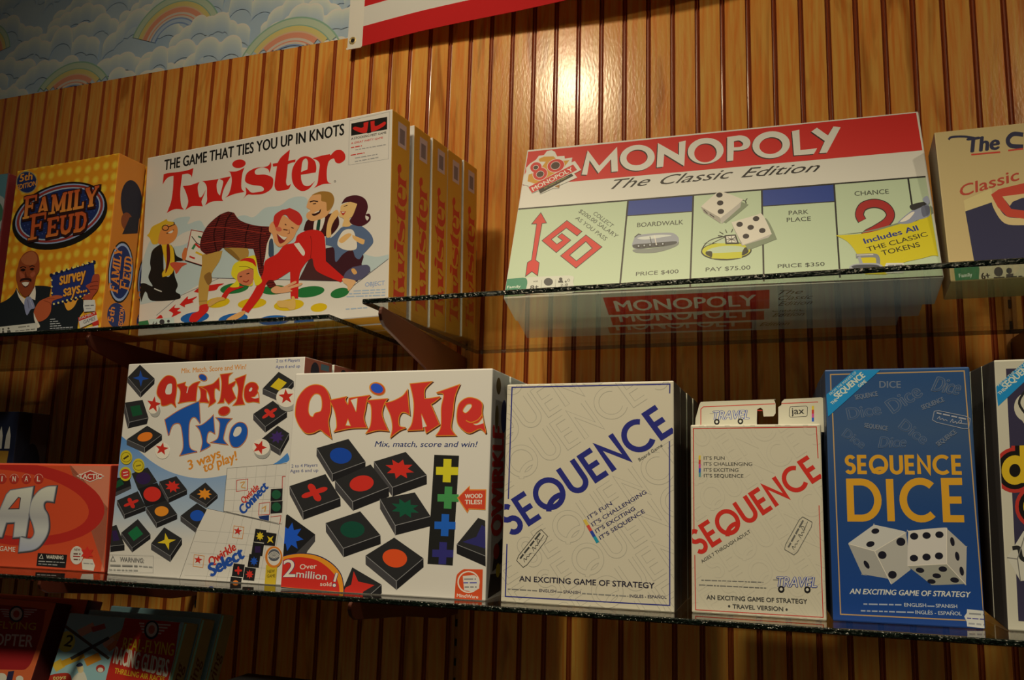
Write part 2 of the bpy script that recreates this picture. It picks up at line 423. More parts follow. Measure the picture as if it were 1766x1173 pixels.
    def done(s):
        for name, (v, f, m, label) in s.bufs.items():
            if not f: continue
            cols = list(dict.fromkeys(m)); o = mesh_obj(name.split('#')[0], v, f, [ink(c) for c in cols], [cols.index(c) for c in m], s.t)
            nrm = {'front': 1, 'right': 0, 'left': 0, 'bottom': 2}[s.face]; sg = {'front': -1, 'right': 1, 'left': -1, 'bottom': -1}[s.face]
            bm = bmesh.new(); bm.from_mesh(o.data); bm.normal_update()
            fl = [q for q in bm.faces if q.normal[nrm] * sg < 0]
            if fl: bmesh.ops.reverse_faces(bm, faces=fl)
            bm.to_mesh(o.data); bm.free()
            if label: o['label'] = label
def offset(P, w, closed):
    N = len(P); A, B = [], []
    for i in range(N):
        a = P[i - 1] if (closed or i) else None; c = P[(i + 1) % N] if (closed or i < N - 1) else None
        def nrm(p, q):
            d = math.hypot(q[0] - p[0], q[1] - p[1]) or 1; return (-(q[1] - p[1]) / d, (q[0] - p[0]) / d)
        n1 = nrm(a, P[i]) if a else None; n2 = nrm(P[i], c) if c else None
        if n1 and n2:
            mx, my = n1[0] + n2[0], n1[1] + n2[1]; d = mx * mx + my * my; f = 2 / max(d, .5); nx, ny = mx * f, my * f
        else: nx, ny = n1 or n2
        A.append((P[i][0] + nx * w / 2, P[i][1] + ny * w / 2)); B.append((P[i][0] - nx * w / 2, P[i][1] - ny * w / 2))
    return A, B
def arc(cx, cy, r, a0, a1, n=18, ry=None):
    ry = ry or r
    return [(cx + r * math.cos(math.radians(a0 + (a1 - a0) * k / n)), cy + ry * math.sin(math.radians(a0 + (a1 - a0) * k / n))) for k in range(n + 1)]
GEO = {
 'E': ([([(.5, .93), (.07, .93), (.07, .07), (.5, .07)], 0), ([(.1, .5), (.46, .5)], 0)], .52),
 'Q': ([(arc(.5, .5, .44, 0, 360, 30)[:-1], 1), (arc(.62, -.22, .52, 150, 58, 10), 0)], 1.0),
 'U': ([([(.07, 1)] + arc(.34, .33, .27, 180, 360, 12, .27) + [(.61, 1)], 0)], .68),
 'N': ([([(.07, 0), (.07, .9), (.63, .1), (.63, 1)], 0)], .70),
 'C': ([(arc(.5, .5, .44, 48, 312, 24), 0)], .86),
 'S': ([(arc(.29, .715, .215, 28, 262, 12) + arc(.27, .285, .225, 82, -152, 12), 0)], .55),
 'D': ([([(.07, .07), (.07, .93), (.30, .93)] + arc(.36, .5, .43, 90, -90, 16) + [(.30, .07)], 1)], .84),
 'I': ([([(.07, 0), (.07, 1)], 0)], .14),
}
SHAPES = {
 'circle': lambda: ring(.5, .5, .30),
 'square': lambda: [(.24, .24), (.76, .24), (.76, .76), (.24, .76)],
 'diamond': lambda: [(.5, .16), (.84, .5), (.5, .84), (.16, .5)],
 'burst': lambda: [(.5 + (.38 if k % 2 == 0 else .21) * math.cos(k * math.pi / 8), .5 + (.38 if k % 2 == 0 else .21) * math.sin(k * math.pi / 8)) for k in range(16)],
 'cross': lambda: [(.5 + (.40 if k % 2 == 0 else .13) * math.cos(k * math.pi / 4), .5 + (.40 if k % 2 == 0 else .13) * math.sin(k * math.pi / 4)) for k in range(8)],
 'star': lambda: [(.5 + (.42 if k % 2 == 0 else .13) * math.cos(math.pi / 4 + k * math.pi / 4), .5 + (.42 if k % 2 == 0 else .13) * math.sin(math.pi / 4 + k * math.pi / 4)) for k in range(8)],
 'clover': lambda: [(.5 + (.235 + .115 * math.cos(4 * t)) * math.cos(t), .5 + (.235 + .115 * math.cos(4 * t)) * math.sin(t)) for t in [k * math.pi / 24 for k in range(48)]],
}
def tile(A, q, down, shape, color, top='262420', side='3c3833', front='1c1a18', edge='7a7468'):
    """Printed picture of a black wooden cube tile: q = corners a,b,c,d round the top face, down = drop of its sides."""
    q = nums(q)[0]; dx, dy = down
    D = [(x + dx, y + dy) for x, y in q]
    # the two near sides meet at the lowest corner
    i = max(range(4), key=lambda k: q[k][1]); p, n = (i - 1) % 4, (i + 1) % 4
    lft, rgt = (p, n) if q[p][0] < q[n][0] else (n, p)
    A.L(side, [q[lft], q[i], D[i], D[lft]]); A.L(front, [q[i], q[rgt], D[rgt], D[i]])
    A.L(top, q)
    e = max(1.2, abs(dy) * .07)
    A.K(edge, e, [q[lft], q[i], q[rgt]]); A.K(edge, e, [q[i], D[i]])
    if shape:
        def bil(u, v): return tuple((1 - u) * (1 - v) * q[0][k] + u * (1 - v) * q[1][k] + u * v * q[2][k] + (1 - u) * v * q[3][k] for k in (0, 1))
        A.loops(color, [[bil(u, v) for u, v in SHAPES[shape]()]])
def game_box(name, label, fit, depth, quad, faces, group=None, cat='game box', bev=.0016):
    """A cardboard game box: fit = x, y, z of its bottom front left corner, turn, lean, width, height.
    faces: colours of front, right, left, top, bottom, back."""
    x, y, z, yaw, lean, Wd, Hd = fit
    b = MB(); b.box((0, 0, 0), (Wd, depth, Hd))
    o = b.obj(name, []); cols = list(dict.fromkeys(faces.values()))
    for c in cols: o.data.materials.append(ink(c))
    bevel(o, bev, 2)
    for f in o.data.polygons:
        n = f.normal; k = max(range(3), key=lambda i: abs(n[i]))
        nm = {(1, -1): 'front', (1, 1): 'back', (0, 1): 'right', (0, -1): 'left', (2, 1): 'top', (2, -1): 'bottom'}[(k, 1 if n[k] > 0 else -1)]
        f.material_index = cols.index(faces.get(nm, faces['front']))
    o.matrix_world = Matrix.Translation((x, y, z + ZC)) @ Matrix.Rotation(yaw, 4, 'Z') @ Matrix.Rotation(-lean, 4, 'X')
    tag(o, label, cat, group); return o
def copy_thing(o, label, fwd, dx=0, dz=0, keep=None):
    """Another copy of a box with its printed parts, moved along its own depth."""
    c = o.copy(); C.objects.link(c); c['label'] = label
    m = o.matrix_world.copy() if o.matrix_world != Matrix() else o.matrix_basis.copy()
    c.matrix_basis = o.matrix_basis @ Matrix.Translation((dx, fwd, dz))
    for ch in [k for k in bpy.data.objects if k.parent == o]:
        if keep and not any(t in ch.name for t in keep): continue
        d = ch.copy(); C.objects.link(d); d.parent = c; d.matrix_basis = ch.matrix_basis
    return c

def proj(p):                  # where a point of the room lands on the 1766 x 1173 picture
    v = RC @ np.array((p[0], p[1], p[2] - ZC)); return PX + FPX * v[0] / v[2], PY - FPX * v[1] / v[2]
def seen_quad(o, W, H, y=0.0, x0=0.0, z0=0.0):   # picture corners of an upright rectangle in a box's own frame
    m = o.matrix_basis
    return [proj(m @ Vector(p)) for p in ((x0, y, z0 + H), (x0 + W, y, z0 + H), (x0 + W, y, z0), (x0, y, z0))]
QUADS = {
 'feud': [(27, 295), (207, 263), (172, 567), (-5, 580)], 'twister': [(252, 272), (671, 186), (675, 545), (240, 582)],
 'monopoly': [(910, 254), (1586, 191), (1627, 472), (867, 512)], 'classic': [(1605, 225), (1960, 195), (2010, 455), (1637, 482)],
 'trio': [(223, 628), (526, 615), (500, 1012), (183, 990)], 'qwirkle': [(512, 643), (852, 640), (836, 1041), (480, 1018)],
 'sequence': [(876, 664), (1164, 658), (1163, 1058.5), (862, 1041)], 'travel': [(1192, 735), (1417, 729), (1425, 1071), (1191, 1058)],
 'dice': [(1423, 637), (1678, 631), (1696, 1085), (1435, 1073)], 'letters': [(1708, 622), (1990, 612), (2010, 1105), (1740, 1088)],
 'red': [(-150, 798), (188, 802), (181, 986), (-150, 970)]}
FIT = {
 'feud': (-1.1877, .8483, UT, -.0518, 0, .2222, .2723), 'twister': (-.958, .895, UT, -.0870, -.05, .4560, .2835),
 'monopoly': (-.3480, .8700, .2386, .0400, .3316, .5148, .2530), 'classic': (.1700, .8790, .2304, .0, .22, .2026, .1985),
 'trio': (-.8895, .8209, LT, -.0137, 0, .2917, .2877), 'qwirkle': (-.5911, .7900, LT, .0280, 0, .2620, .2614),
 'sequence': (-.3120, .7990, LT, .0060, 0, .1920, .2422), 'travel': (-.1039, .8088, LT, -.0030, 0, .1328, .1950),
 'dice': (.0344, .8124, LT, .0430, 0, .1368, .2515), 'letters': (.1900, .8200, LT, -.002, -.05, .1290, .2560),
 'navy': (-1.5037, .95, LT, 0, 0, .25, .239), 'teal': (-1.417, .862, UT, -.03, 0, .2, .276),
 'glider': (-1.0798, 0.8752, BT + .0080, 0, .245, 0.2188, 0.2505), 'copter': (-1.3861, 0.8752, BT + .0080, 0, .245, 0.2735, 0.2637), 'toy': (-0.7352, 0.8752, BT, 0, 0, 0.1532, .1925),
 'red': (-1.2700, .8240, LT, .0230, -.05, .3637, .1468)}
DEP = {'feud': .047, 'twister': .0435, 'monopoly': .055, 'classic': .045, 'trio': .06, 'qwirkle': .06, 'sequence': .05, 'travel': .035, 'dice': .05, 'letters': .05, 'red': .06, 'navy': .058, 'teal': .05, 'glider': .03, 'copter': .03, 'toy': .05}
WHITE = 'e2d6b8'
def greek(A, color, a, b, h, seed=1, fill=.8):
    """A line of print too small to read: word-long dashes."""
    r = random.Random(seed); d = math.hypot(b[0] - a[0], b[1] - a[1]); ux, uy = (b[0] - a[0]) / d, (b[1] - a[1]) / d; t = 0
    while t < d - h * .4:
        w = min(h * r.uniform(1.2, 4.2), d - t)
        A.K(color, h * .55, [(a[0] + ux * t, a[1] + uy * t - h * .4), (a[0] + ux * (t + w), a[1] + uy * (t + w) - h * .4)]); t += w + h * .55
SLAB = {  # strokes: points, weight (1 stem, .55 serif)
 'F': ([([(.22, 0), (.22, 1)], 1), ([(.02, .05), (.45, .05)], .5), ([(.02, .93), (.80, .93), ], .62), ([(.78, .98), (.78, .70)], .5), ([(.22, .52), (.6, .52)], .6), ([(.58, .66), (.58, .38)], .45)], .85),
 'A': ([([(.12, 0), (.45, .98)], .62), ([(.42, .98), (.78, 0)], 1.05), ([(.25, .33), (.65, .33)], .5), ([(.0, .05), (.28, .05)], .5), ([(.58, .05), (.98, .05)], .5)], .98),
 'M': ([([(.18, 0), (.18, .98)], .7), ([(.2, .96), (.56, .12)], .95), ([(.56, .12), (.92, .96)], .6), ([(.94, 0), (.94, .98)], 1), ([(.0, .05), (.36, .05)], .5), ([(.72, .05), (1.14, .05)], .5), ([(.0, .94), (.22, .94)], .5), ([(.9, .94), (1.14, .94)], .5)], 1.14),
 'I': ([([(.2, 0), (.2, 1)], 1), ([(0, .05), (.4, .05)], .5), ([(0, .95), (.4, .95)], .5)], .40),
 'L': ([([(.22, 0), (.22, 1)], 1), ([(.02, .95), (.42, .95)], .5), ([(.02, .06), (.75, .06)], .62), ([(.72, 0), (.72, .32)], .5)], .78),
 'Y': ([([(.12, .95), (.46, .42)], 1), ([(.82, .95), (.46, .42)], .62), ([(.46, 0), (.46, .45)], 1), ([(.26, .05), (.66, .05)], .5), ([(0, .95), (.32, .95)], .5), ([(.64, .95), (.96, .95)], .5)], .95),
 'E': ([([(.22, 0), (.22, 1)], 1), ([(.02, .94), (.76, .94)], .6), ([(.02, .06), (.78, .06)], .6), ([(.22, .5), (.58, .5)], .55), ([(.75, .98), (.75, .74)], .5), ([(.77, .02), (.77, .28)], .5), ([(.57, .62), (.57, .38)], .45)], .82),
 'U': ([([(.2, .95), (.2, .35), (.27, .14), (.46, .06), (.66, .14), (.74, .35), (.74, .95)], .85), ([(0, .95), (.42, .95)], .5), ([(.56, .95), (.94, .95)], .5)], .92),
 'D': ([([(.22, 0), (.22, 1)], 1), ([(.02, .94), (.45, .94), (.66, .82), (.74, .5), (.66, .18), (.45, .06), (.02, .06)], .75)], .86),
}
def slab(A, color, txt, a, b, h, w=.2, rise=None, caps=1.0, gap=.04, grow=0):
    """Heavy slab lettering; caps > 1 makes the first letter taller."""
    o, al, up = A.frame(a, b, h, rise); adv = 0; it = []
    for i, ch in enumerate(txt):
        g, wd = SLAB[ch]; k = caps if i == 0 else 1; it.append((adv, g, k)); adv += wd * k + gap
    adv -= gap; ratio = np.linalg.norm(al) / np.linalg.norm(up) / adv
    for n in range(8):
        vs, fs = [], []
        for x, g, k in it:
            for pts, wt in g[n:n + 1]:
                P = [((x + px * k) * ratio, py * k) for px, py in pts]; e = grow
                if e:
                    d0 = math.hypot(P[0][0] - P[1][0], P[0][1] - P[1][1]); P[0] = tuple(p + (p - q) / d0 * e for p, q in zip(P[0], P[1]))
                    d1 = math.hypot(P[-1][0] - P[-2][0], P[-1][1] - P[-2][1]); P[-1] = tuple(p + (p - q) / d1 * e for p, q in zip(P[-1], P[-2]))
                B1, B2 = offset(P, w * wt + 2 * e, False); N = len(P); i0 = len(vs)
                vs += [tuple(o + al * (q[0] / (adv * ratio)) + up * q[1]) for q in B1 + B2]
                fs += [(i0 + j, i0 + j + 1, i0 + N + j + 1, i0 + N + j) for j in range(N - 1)]
        if fs: A.add(color, vs, fs)
class Plain(Art):
    """Printing measured straight in the face's own metres."""
    def __init__(s, thing, dims, face): 
        W, H, D = dims; a, b = {'front': (W, H), 'right': (D, H), 'left': (D, H), 'bottom': (W, D)}[face]
        Art.__init__(s, thing, dims, [(0, b), (a, b), (a, 0), (0, 0)], face); s.xf = None
    def uv(s, x, y): 
        if s.xf: return s.xf(x, y)
        return (x, y)
    def frame(s, a, b, h, rise=None):
        ua, ub = np.array(s.uv(*a)), np.array(s.uv(*b)); al = ub - ua
        if rise: return ua, al, np.array(rise)
        per = np.array((-al[1], al[0])); return ua, al, per / np.linalg.norm(per) * h
def dims(k): return (FIT[k][5], FIT[k][6], DEP[k])
# ------------------------------------------------------------------ mat game: stack of five on the upper shelf
NODE_INK['plaid'] = stripes_ink('6a2018', '34100e', 95, 'Z', 3.0)
def twister_title(A, red):
    if not isinstance(A, Plain): A.view(230, 180, 5.332)
    for p in ("262,735c 290,690 320,665 360,655c 358,760 345,880 320,960 303,998c 375,962 462,965c 435,920 425,800 440,642c 490,635 520,650 528,672c 542,582c 480,605 400,620 310,630 270,642c",
              "448,748c 470,790 495,860 497,910 475,968c 540,932 636,935c 622,890 640,840 660,780c 630,835 612,852 600,848c 588,800 585,750 600,710c 520,738",
              "625,702c 650,720 668,760 670,830 672,880 655,925c 720,890 822,885c 808,850 830,760 886,658c 832,668 780,682c 815,700 812,740 790,835c 765,800 758,730 775,682c 690,695",
              "860,612c 940,610 1010,575c 990,640 985,760 1015,800c 920,820 838,855c 870,820 890,750 895,680 880,625",
              "1248,522c 1255,560 1240,625c 1225,590 1180,575 1130,585 1105,610 1120,640 1200,640 1265,665 1278,710 1260,770 1190,815 1100,825 1045,825 1005,862c 1030,815 1022,755c 1045,775 1080,805 1140,800 1185,790 1190,765 1160,745 1080,735 1025,710 1018,670 1040,620 1110,580 1190,570 1230,555",
              "1268,540c 1312,532c 1345,478 1422,410c 1415,470 1409,512c 1476,500c 1474,524c 1440,530 1406,545c 1400,640 1395,710 1410,740 1440,725c 1420,770 1360,785 1310,785 1290,745 1292,690 1300,620 1308,562c 1270,566c"):
        A.S(red, p)
    A.O(red, 958, 542, 62, 39, -8)
    A.S(red, "1669,574 1650,510 1580,470 1510,490 1455,570 1445,660 1470,740 1540,790 1610,765 1662,694c 1610,740 1560,735 1535,690 1530,640c 1664,618c", "1530,615c 1540,520 1570,490 1590,520 1588,590c")
    A.S(red, "1630,490c 1713,464 1792,449c 1797,459 1839,417 1891,412 1928,449 1928,501 1881,534 1844,522 1828,490 1797,501 1776,532 1766,616 1776,699 1813,720c 1734,726 1651,762c 1682,720 1692,626 1698,543 1672,506")
def twister():
    k = 'twister'; t = game_box('board_game_box', 'white game box with red title above people tangled on a spotted mat', FIT[k], DEP[k], QUADS[k],
        {'front': 'c0b194', 'right': 'b0761e', 'left': 'b0761e', 'top': 'b0761e', 'bottom': 'b0761e', 'back': 'c0b194'}, 'yellow sided game boxes in the deep stack')
    A = Art(t, dims(k), QUADS[k]); RED = 'b41f16'
    A.part('picture').view(240, 320, 4.014)
    BL = 'a4a9a4'
    A.S(BL, "12,640 20,560 60,420 120,320 200,270 260,225 350,215 335,265 420,240 490,300 700,205 790,215 870,150 970,135 1030,90 1100,70 1160,90 1180,200 1300,330 1600,480 1744,470 1744,496c 1620,590 1520,660c 1240,655 500,640c 280,772c 14,830c")
    A.S('c0b194', "60,470c 200,430 330,400 400,300c 300,330 180,420")
    A.K('6f6d66', 4, "130,905 285,770 560,642"); A.K('4c4a46', 5, "500,640 1530,662"); A.K('4c4a46', 4, "1400,770 1746,494")
    for c, l in (('23602a', [(670, 712, 100, 37, -8), (945, 722, 90, 33, -4), (1190, 735, 108, 38, -8), (1405, 742, 66, 34, -14)]), ('bd9812', [(555, 812, 85, 36, -8), (795, 818, 100, 36, -6), (1052, 828, 105, 40, -6), (1262, 845, 58, 30, -8)]),
                 ('1d4f7c', [(398, 918, 100, 38, -8), (665, 927, 103, 38, -8), (950, 935, 110, 34, -4), (1160, 945, 70, 30, -4)])):
        for e in l: A.O(c, *e)
    for p in ("118,937c 160,900 178,930c", "215,870c 262,828 255,850 295,852 275,872 302,882 238,915 246,890", "290,828c 345,770 350,790 412,770 380,800 385,812 330,830 328,846", "388,738c 440,702 592,678 560,700 542,724 480,735 440,746"): A.S(RED, p)
    A.part('information_strip'); A.S('2a6234', "0,950c 72,938c 76,985 0,995c"); A.L('aab0aa', "80,932 255,918 256,1005 82,1000"); A.T('33302c', '6+', (105, 985), (140, 978), 34, .03)
    A.O('33302c', 170, 950, 18, 18); A.O('33302c', 215, 945, 10, 10); A.L('33302c', "203,985 228,980 226,958 206,960")
    # child kneeling at the left
    A.part('kneeling_child_figure')
    A.S('17150f', "95,450 150,405c 168,440 172,520 180,610 215,630 245,540 222,408c 245,440 262,485 312,512 300,522 250,535 252,620 275,690 262,735 292,755c 280,790 100,802 60,745 45,745 22,812c 8,700 40,678 100,700 70,640 85,580 80,530")
    A.S('c4981a', "158,410c 212,405c 240,440 250,540 232,612 168,636c 166,605 190,560 170,470"); A.S('5a1512', "193,415 212,415 218,520 188,610 195,520")
    A.S('b0452a', "218,545 250,530 336,540 302,562 265,612 250,585"); A.S('c07434', "150,300 200,268 245,262 268,305 255,365 210,402 140,405 128,360")
    A.S('bf9420', "55,345c 72,325 90,285 140,258 190,230c 200,245 240,250c 228,275 190,268 152,308 138,350 130,405c 95,405 75,365")
    A.K('2a1a12', 6, ring(182, 292, 22, 18), True); A.K('2a1a12', 6, "205,285 245,268 240,252"); A.K('2a1a12', 7, "190,330 225,320 240,305"); A.S('d8c8a4', "200,326 236,308 226,328")
    A.K('b8b0a0', 8, "112,716 140,728 165,737")
    A.L('c8bda0', "362,306 452,322 474,500 440,552 322,516"); A.K('8e2a1c', 6, "440,552 322,516 362,306 452,322"); A.K('1c1a14', 7, "324,520 440,556")
    for c, w, p in (('2a6a38', 16, "372,440 392,405"), ('c4981a', 14, "395,460 440,480"), ('b02a1c', 14, "390,400 425,430"), ('2a5a38', 12, "410,350 440,362"), ('1c1a18', 6, "365,350 400,395 440,420"), ('b02a1c', 12, "352,490 390,505")): A.K(c, w, p)
    A.S('b8612e', "300,480 318,432 335,440 330,500 310,520")
    # onlookers behind
    A.part('onlooking_couple_figures')
    A.S('44241f', "1118,650c 1150,580 1195,500 1300,430 1372,520 1480,600 1500,662c")
    A.S('38181a', "1300,430c 1400,415 1512,440 1562,480 1552,545 1600,575 1615,592c 1520,662c 1410,625 1310,560")
    A.S('3a1512', "1140,305c 1160,240 1210,215 1290,195 1365,190 1385,265 1335,335 1290,345c")
    A.S('cfc3a6', "1224,215 1286,205 1262,305 1210,308"); A.S('1d3a26', "1240,222 1256,222 1250,308 1228,302")
    A.S('c48a50', "1158,130 1185,70 1250,42 1310,60 1335,120 1318,175 1282,215 1205,240 1162,222 1158,190 1185,165 1160,150")
    A.S('8e6226', "1190,62 1250,35 1320,42 1347,85 1335,140 1300,170 1292,112 1258,100 1252,55"); A.S('301410', "1192,190c 1225,185 1258,155c 1250,185 1210,205"); A.S('d8c8ae', "1205,187 1245,168 1238,178")
    A.K('2a1510', 8, "1178,108 1205,100 1235,105"); A.K('2a1510', 6, "1200,122 1222,118")
    A.S('4e5a68', "1400,285c 1500,262 1560,285 1612,335 1627,385 1600,425 1560,470 1535,505 1505,490 1480,440 1420,470 1370,525 1355,430 1298,405c 1298,345 1335,355")
    A.S('d2c6aa', "1412,312 1475,298 1502,345 1512,430 1440,442 1378,402"); A.S('c69552', "1480,335c 1568,370c 1555,402 1490,365"); A.S('c69552', "1388,372 1440,328 1475,335 1415,392")
    A.S('c69552', "1335,185 1368,162 1382,192 1350,240 1332,290 1332,345 1300,348 1306,250")
    A.S('cb9a58', "1398,130 1450,108 1510,95 1505,145 1478,205 1456,225 1465,272 1410,275 1418,226 1384,205 1392,165")
    A.S('41161a', "1398,118c 1430,75 1500,60 1560,85 1582,140 1566,205 1580,235 1592,212 1568,196 1594,188 1604,220 1582,252 1535,275 1485,265 1458,240 1482,195 1508,120c 1450,105")
    A.S('a02a20', "1392,172c 1432,172c 1412,200"); A.S('e0d2b8', "1400,176 1424,176 1410,184"); A.K('3a1a14', 5, "1415,138 1440,130"); A.K('d8b040', 22, "1482,575 1515,608")
    A.S('4c4652', "1490,560c 1590,545 1610,590 1540,650 1420,660c 1440,600")
    A.S('c08a48', "1480,580 1500,570 1522,600 1500,612")
    # bending man in a plaid shirt
    A.part('bending_man_figure')
    A.S('9c7430', "590,432c 745,428 762,490 740,532 700,522 640,478"); A.S('7c5822', "590,432 640,440 700,500 690,515 640,478")
    A.S('a87e34', "438,478c 582,448c 562,520 512,605 494,700 480,832c 428,834c 420,700 440,560"); A.S('7a5424', "458,625 500,600 512,660 490,690 470,665")
    A.K('80602a', 5, "425,805 482,800"); A.S(RED, "432,836 486,824 490,868 440,920 402,952 360,942 378,895 424,872")
    A.S('ccc0a2', "885,372 920,340 938,400 905,440 895,505 880,500"); A.S('39434a', "905,380 930,372 938,480 922,502 902,470")
    A.S('plaid', "428,440 430,370 470,280 550,205 615,176c 655,185c 700,238 800,272 905,280c 915,330 890,400 880,480 872,560 930,640 962,692c 915,712c 868,655 838,600 820,520 795,435c 700,430 590,428 560,450 470,477c")
    for p in ("640,185 600,260 590,430", "560,200 520,330 540,455", "760,265 740,350 745,430", "850,285 840,400 855,560"): A.K('2c0e0c', 9, p, curve=True)
    for p in ("440,400 600,380 800,400", "470,290 620,290 880,330"): A.K('8a2a1c', 5, p, curve=True)
    A.S('c4854e', "905,270 930,245 952,290 985,200 1050,235 1112,265 1092,315 1062,372 985,422 942,392 925,335 902,312")
    A.S('ae281e', "930,248 938,200 985,165 1012,160 1040,150c 1100,178 1130,222 1122,258 1100,270 1045,232 1015,198 988,212 955,295 938,268")
    A.S('7a1f1a', "955,330c 1000,350 1030,352c 1010,385 975,395"); A.S('e4d8be', "960,332c 1000,350 1028,353c 1005,372"); A.O('b8563a', 968, 298, 22, 16, 20)
    for p in ("1010,262 1020,270", "1055,285 1072,292", "1000,300 1030,305"): A.K('4a2014', 7, p)
    A.K('7a3a22', 4, "1040,300 1045,325 1030,330")
    # stretching woman in red
    A.part('stretching_woman_figure')
    A.S(RED, "880,520 960,470 1010,410 1080,390 1100,340 1160,308 1230,302 1280,330 1295,400 1302,520c 1432,632c 1412,668c 1260,602 1222,560 1200,500 1125,600 1116,782c 1064,782c 1055,592c 960,652 900,662 862,760 772,884c 722,866c 790,760 832,680 868,600")
    A.K('851812', 5, "1195,500 1200,400 1190,345", curve=True); A.S('d2c8a0', "1074,398c 1112,392c 1152,450 1150,480 1132,474")
    A.S('c4925a', "1425,640 1510,655 1500,690 1465,728 1455,690 1428,668"); A.S('c08848', "735,870 748,888 700,926 622,942 640,915"); A.S('bf9448', "975,800 1065,795 1070,770 1092,775 1098,850 1060,862 1040,848 985,842")
    A.S(RED, "582,772 640,700 735,700 690,718 640,742 606,790"); A.S('b88a42', "488,822 520,790 588,775 606,792 560,806 500,842")
    A.S('c8ae1e', "646,605 660,550 700,520 790,482 816,500 832,600 862,662 820,692 800,640 795,692 740,690 705,672 700,702 640,702 682,660 655,632")
    A.S('b4643c', "688,642 702,600 790,572 802,622 790,680 745,692 702,672"); A.S(RED, "702,522 745,500 800,508 818,560 790,535 740,520")
    A.K('3a1a10', 7, "705,632 722,628"); A.K('3a1a10', 7, "752,612 772,606"); A.K('8a1f18', 8, "730,660 752,668 770,655", curve=True); A.K('6a5a10', 4, "700,560 750,560 800,580", curve=True)
    A.part('man_hand_picture'); A.S('c48a58', "925,722 960,695 1010,700 1090,660 1098,675 1040,702 1136,672 1130,692 1060,715 1072,732 960,748")
    A.part('title_lettering', 'large red serif lettering', True); twister_title(A, RED); A.view(520, 170, 5.1); A.R('4a4640', 285, 720, 5, 9)
    A.part('slogan_lettering', 'black condensed capitals', True).view(230, 180, 5.332); A.T('15130f', 'THE GAME THAT TIES YOU UP IN KNOTS', (274, 604), (1912, 272), 93, .035, rise=(3, -93))
    A.part('object_lettering', None, True).view(240, 320, 4.014); A.T('7a869c', 'OBJECT', (1580, 698), (1716, 684), 29, .02)
    for i, (x0, x1, y) in enumerate(((1500, 1722, 722), (1470, 1722, 742), (1452, 1722, 762), (1450, 1600, 850))): greek(A, '8d97a4', (x0, y + 12), (x1, y), 14, i)
    A.part('stocking_feet_panel', None, True).view(520, 170, 5.1)
    A.K('8c8474', 3, "396,188 745,108 748,520 400,576", True); A.L('17140f', "413,213 725,152 728,262 415,320")
    A.S(RED, "520,206c 562,196c 556,260 545,290 500,292 440,268 428,252 450,240 500,250 522,240c"); A.S(RED, "580,193c 616,186c 620,232 650,226 700,196 716,206 700,232 640,268 600,282 588,282c")
    A.L('17140f', "556,300 572,178 590,290"); A.T('28241e', 'A STOCKING FEET GAME', (416, 356), (722, 298), 18, .03); A.T(RED, 'A GREAT PARTY GAME', (416, 394), (695, 342), 16, .02)
    greek(A, RED, (416, 430), (512, 412), 15, 3); greek(A, '8c8474', (455, 448), (720, 400), 13, 4); greek(A, RED, (416, 496), (536, 474), 15, 5); greek(A, '8c8474', (455, 520), (655, 484), 13, 6); greek(A, '8c8474', (455, 550), (660, 512), 13, 7)
    A.done()
    P = Plain(t, dims(k), 'right'); W, H, D = dims(k)
    P.part('side_title_lettering', 'red title running up the yellow side')
    def xf(x, y):
        h = ((998 - .175 * (x - 303)) - y) / 430; return D * (.86 - .72 * h), .018 + (x - 262) / 1668 * .195
    P.xf = xf; twister_title(P, 'a8301a'); P.xf = None
    P.part('side_label'); P.L('a88a78', [(.014, .238), (.034, .238), (.034, .272), (.014, .272)]); P.L('6a5850', [(.018, .243), (.030, .243), (.030, .264), (.018, .264)])
    P.done()
    Bm = Plain(t, dims(k), 'bottom'); Bm.part('bottom_lettering'); 
    def xb(x, y):
        h = ((998 - .175 * (x - 303)) - y) / 430; return .12 + (x - 262) / 1668 * .2, D * (.14 + .72 * h)
    Bm.xf = xb; twister_title(Bm, 'a8301a'); Bm.done()
    side = ['side_', 'bottom_']
    labs = ['yellow sided game box with a red side title, second in the deep stack', 'yellow sided game box with a red side title, third in the deep stack',
            'yellow sided game box with a red side title, fourth in the deep stack', 'yellow sided game box with a red side title, nearest the wall in its stack']
    for i, l in enumerate(labs): copy_thing(t, l, .0535 + .0455 * i, dx=(.0, .002, .001, .003)[i], keep=side)
twister()
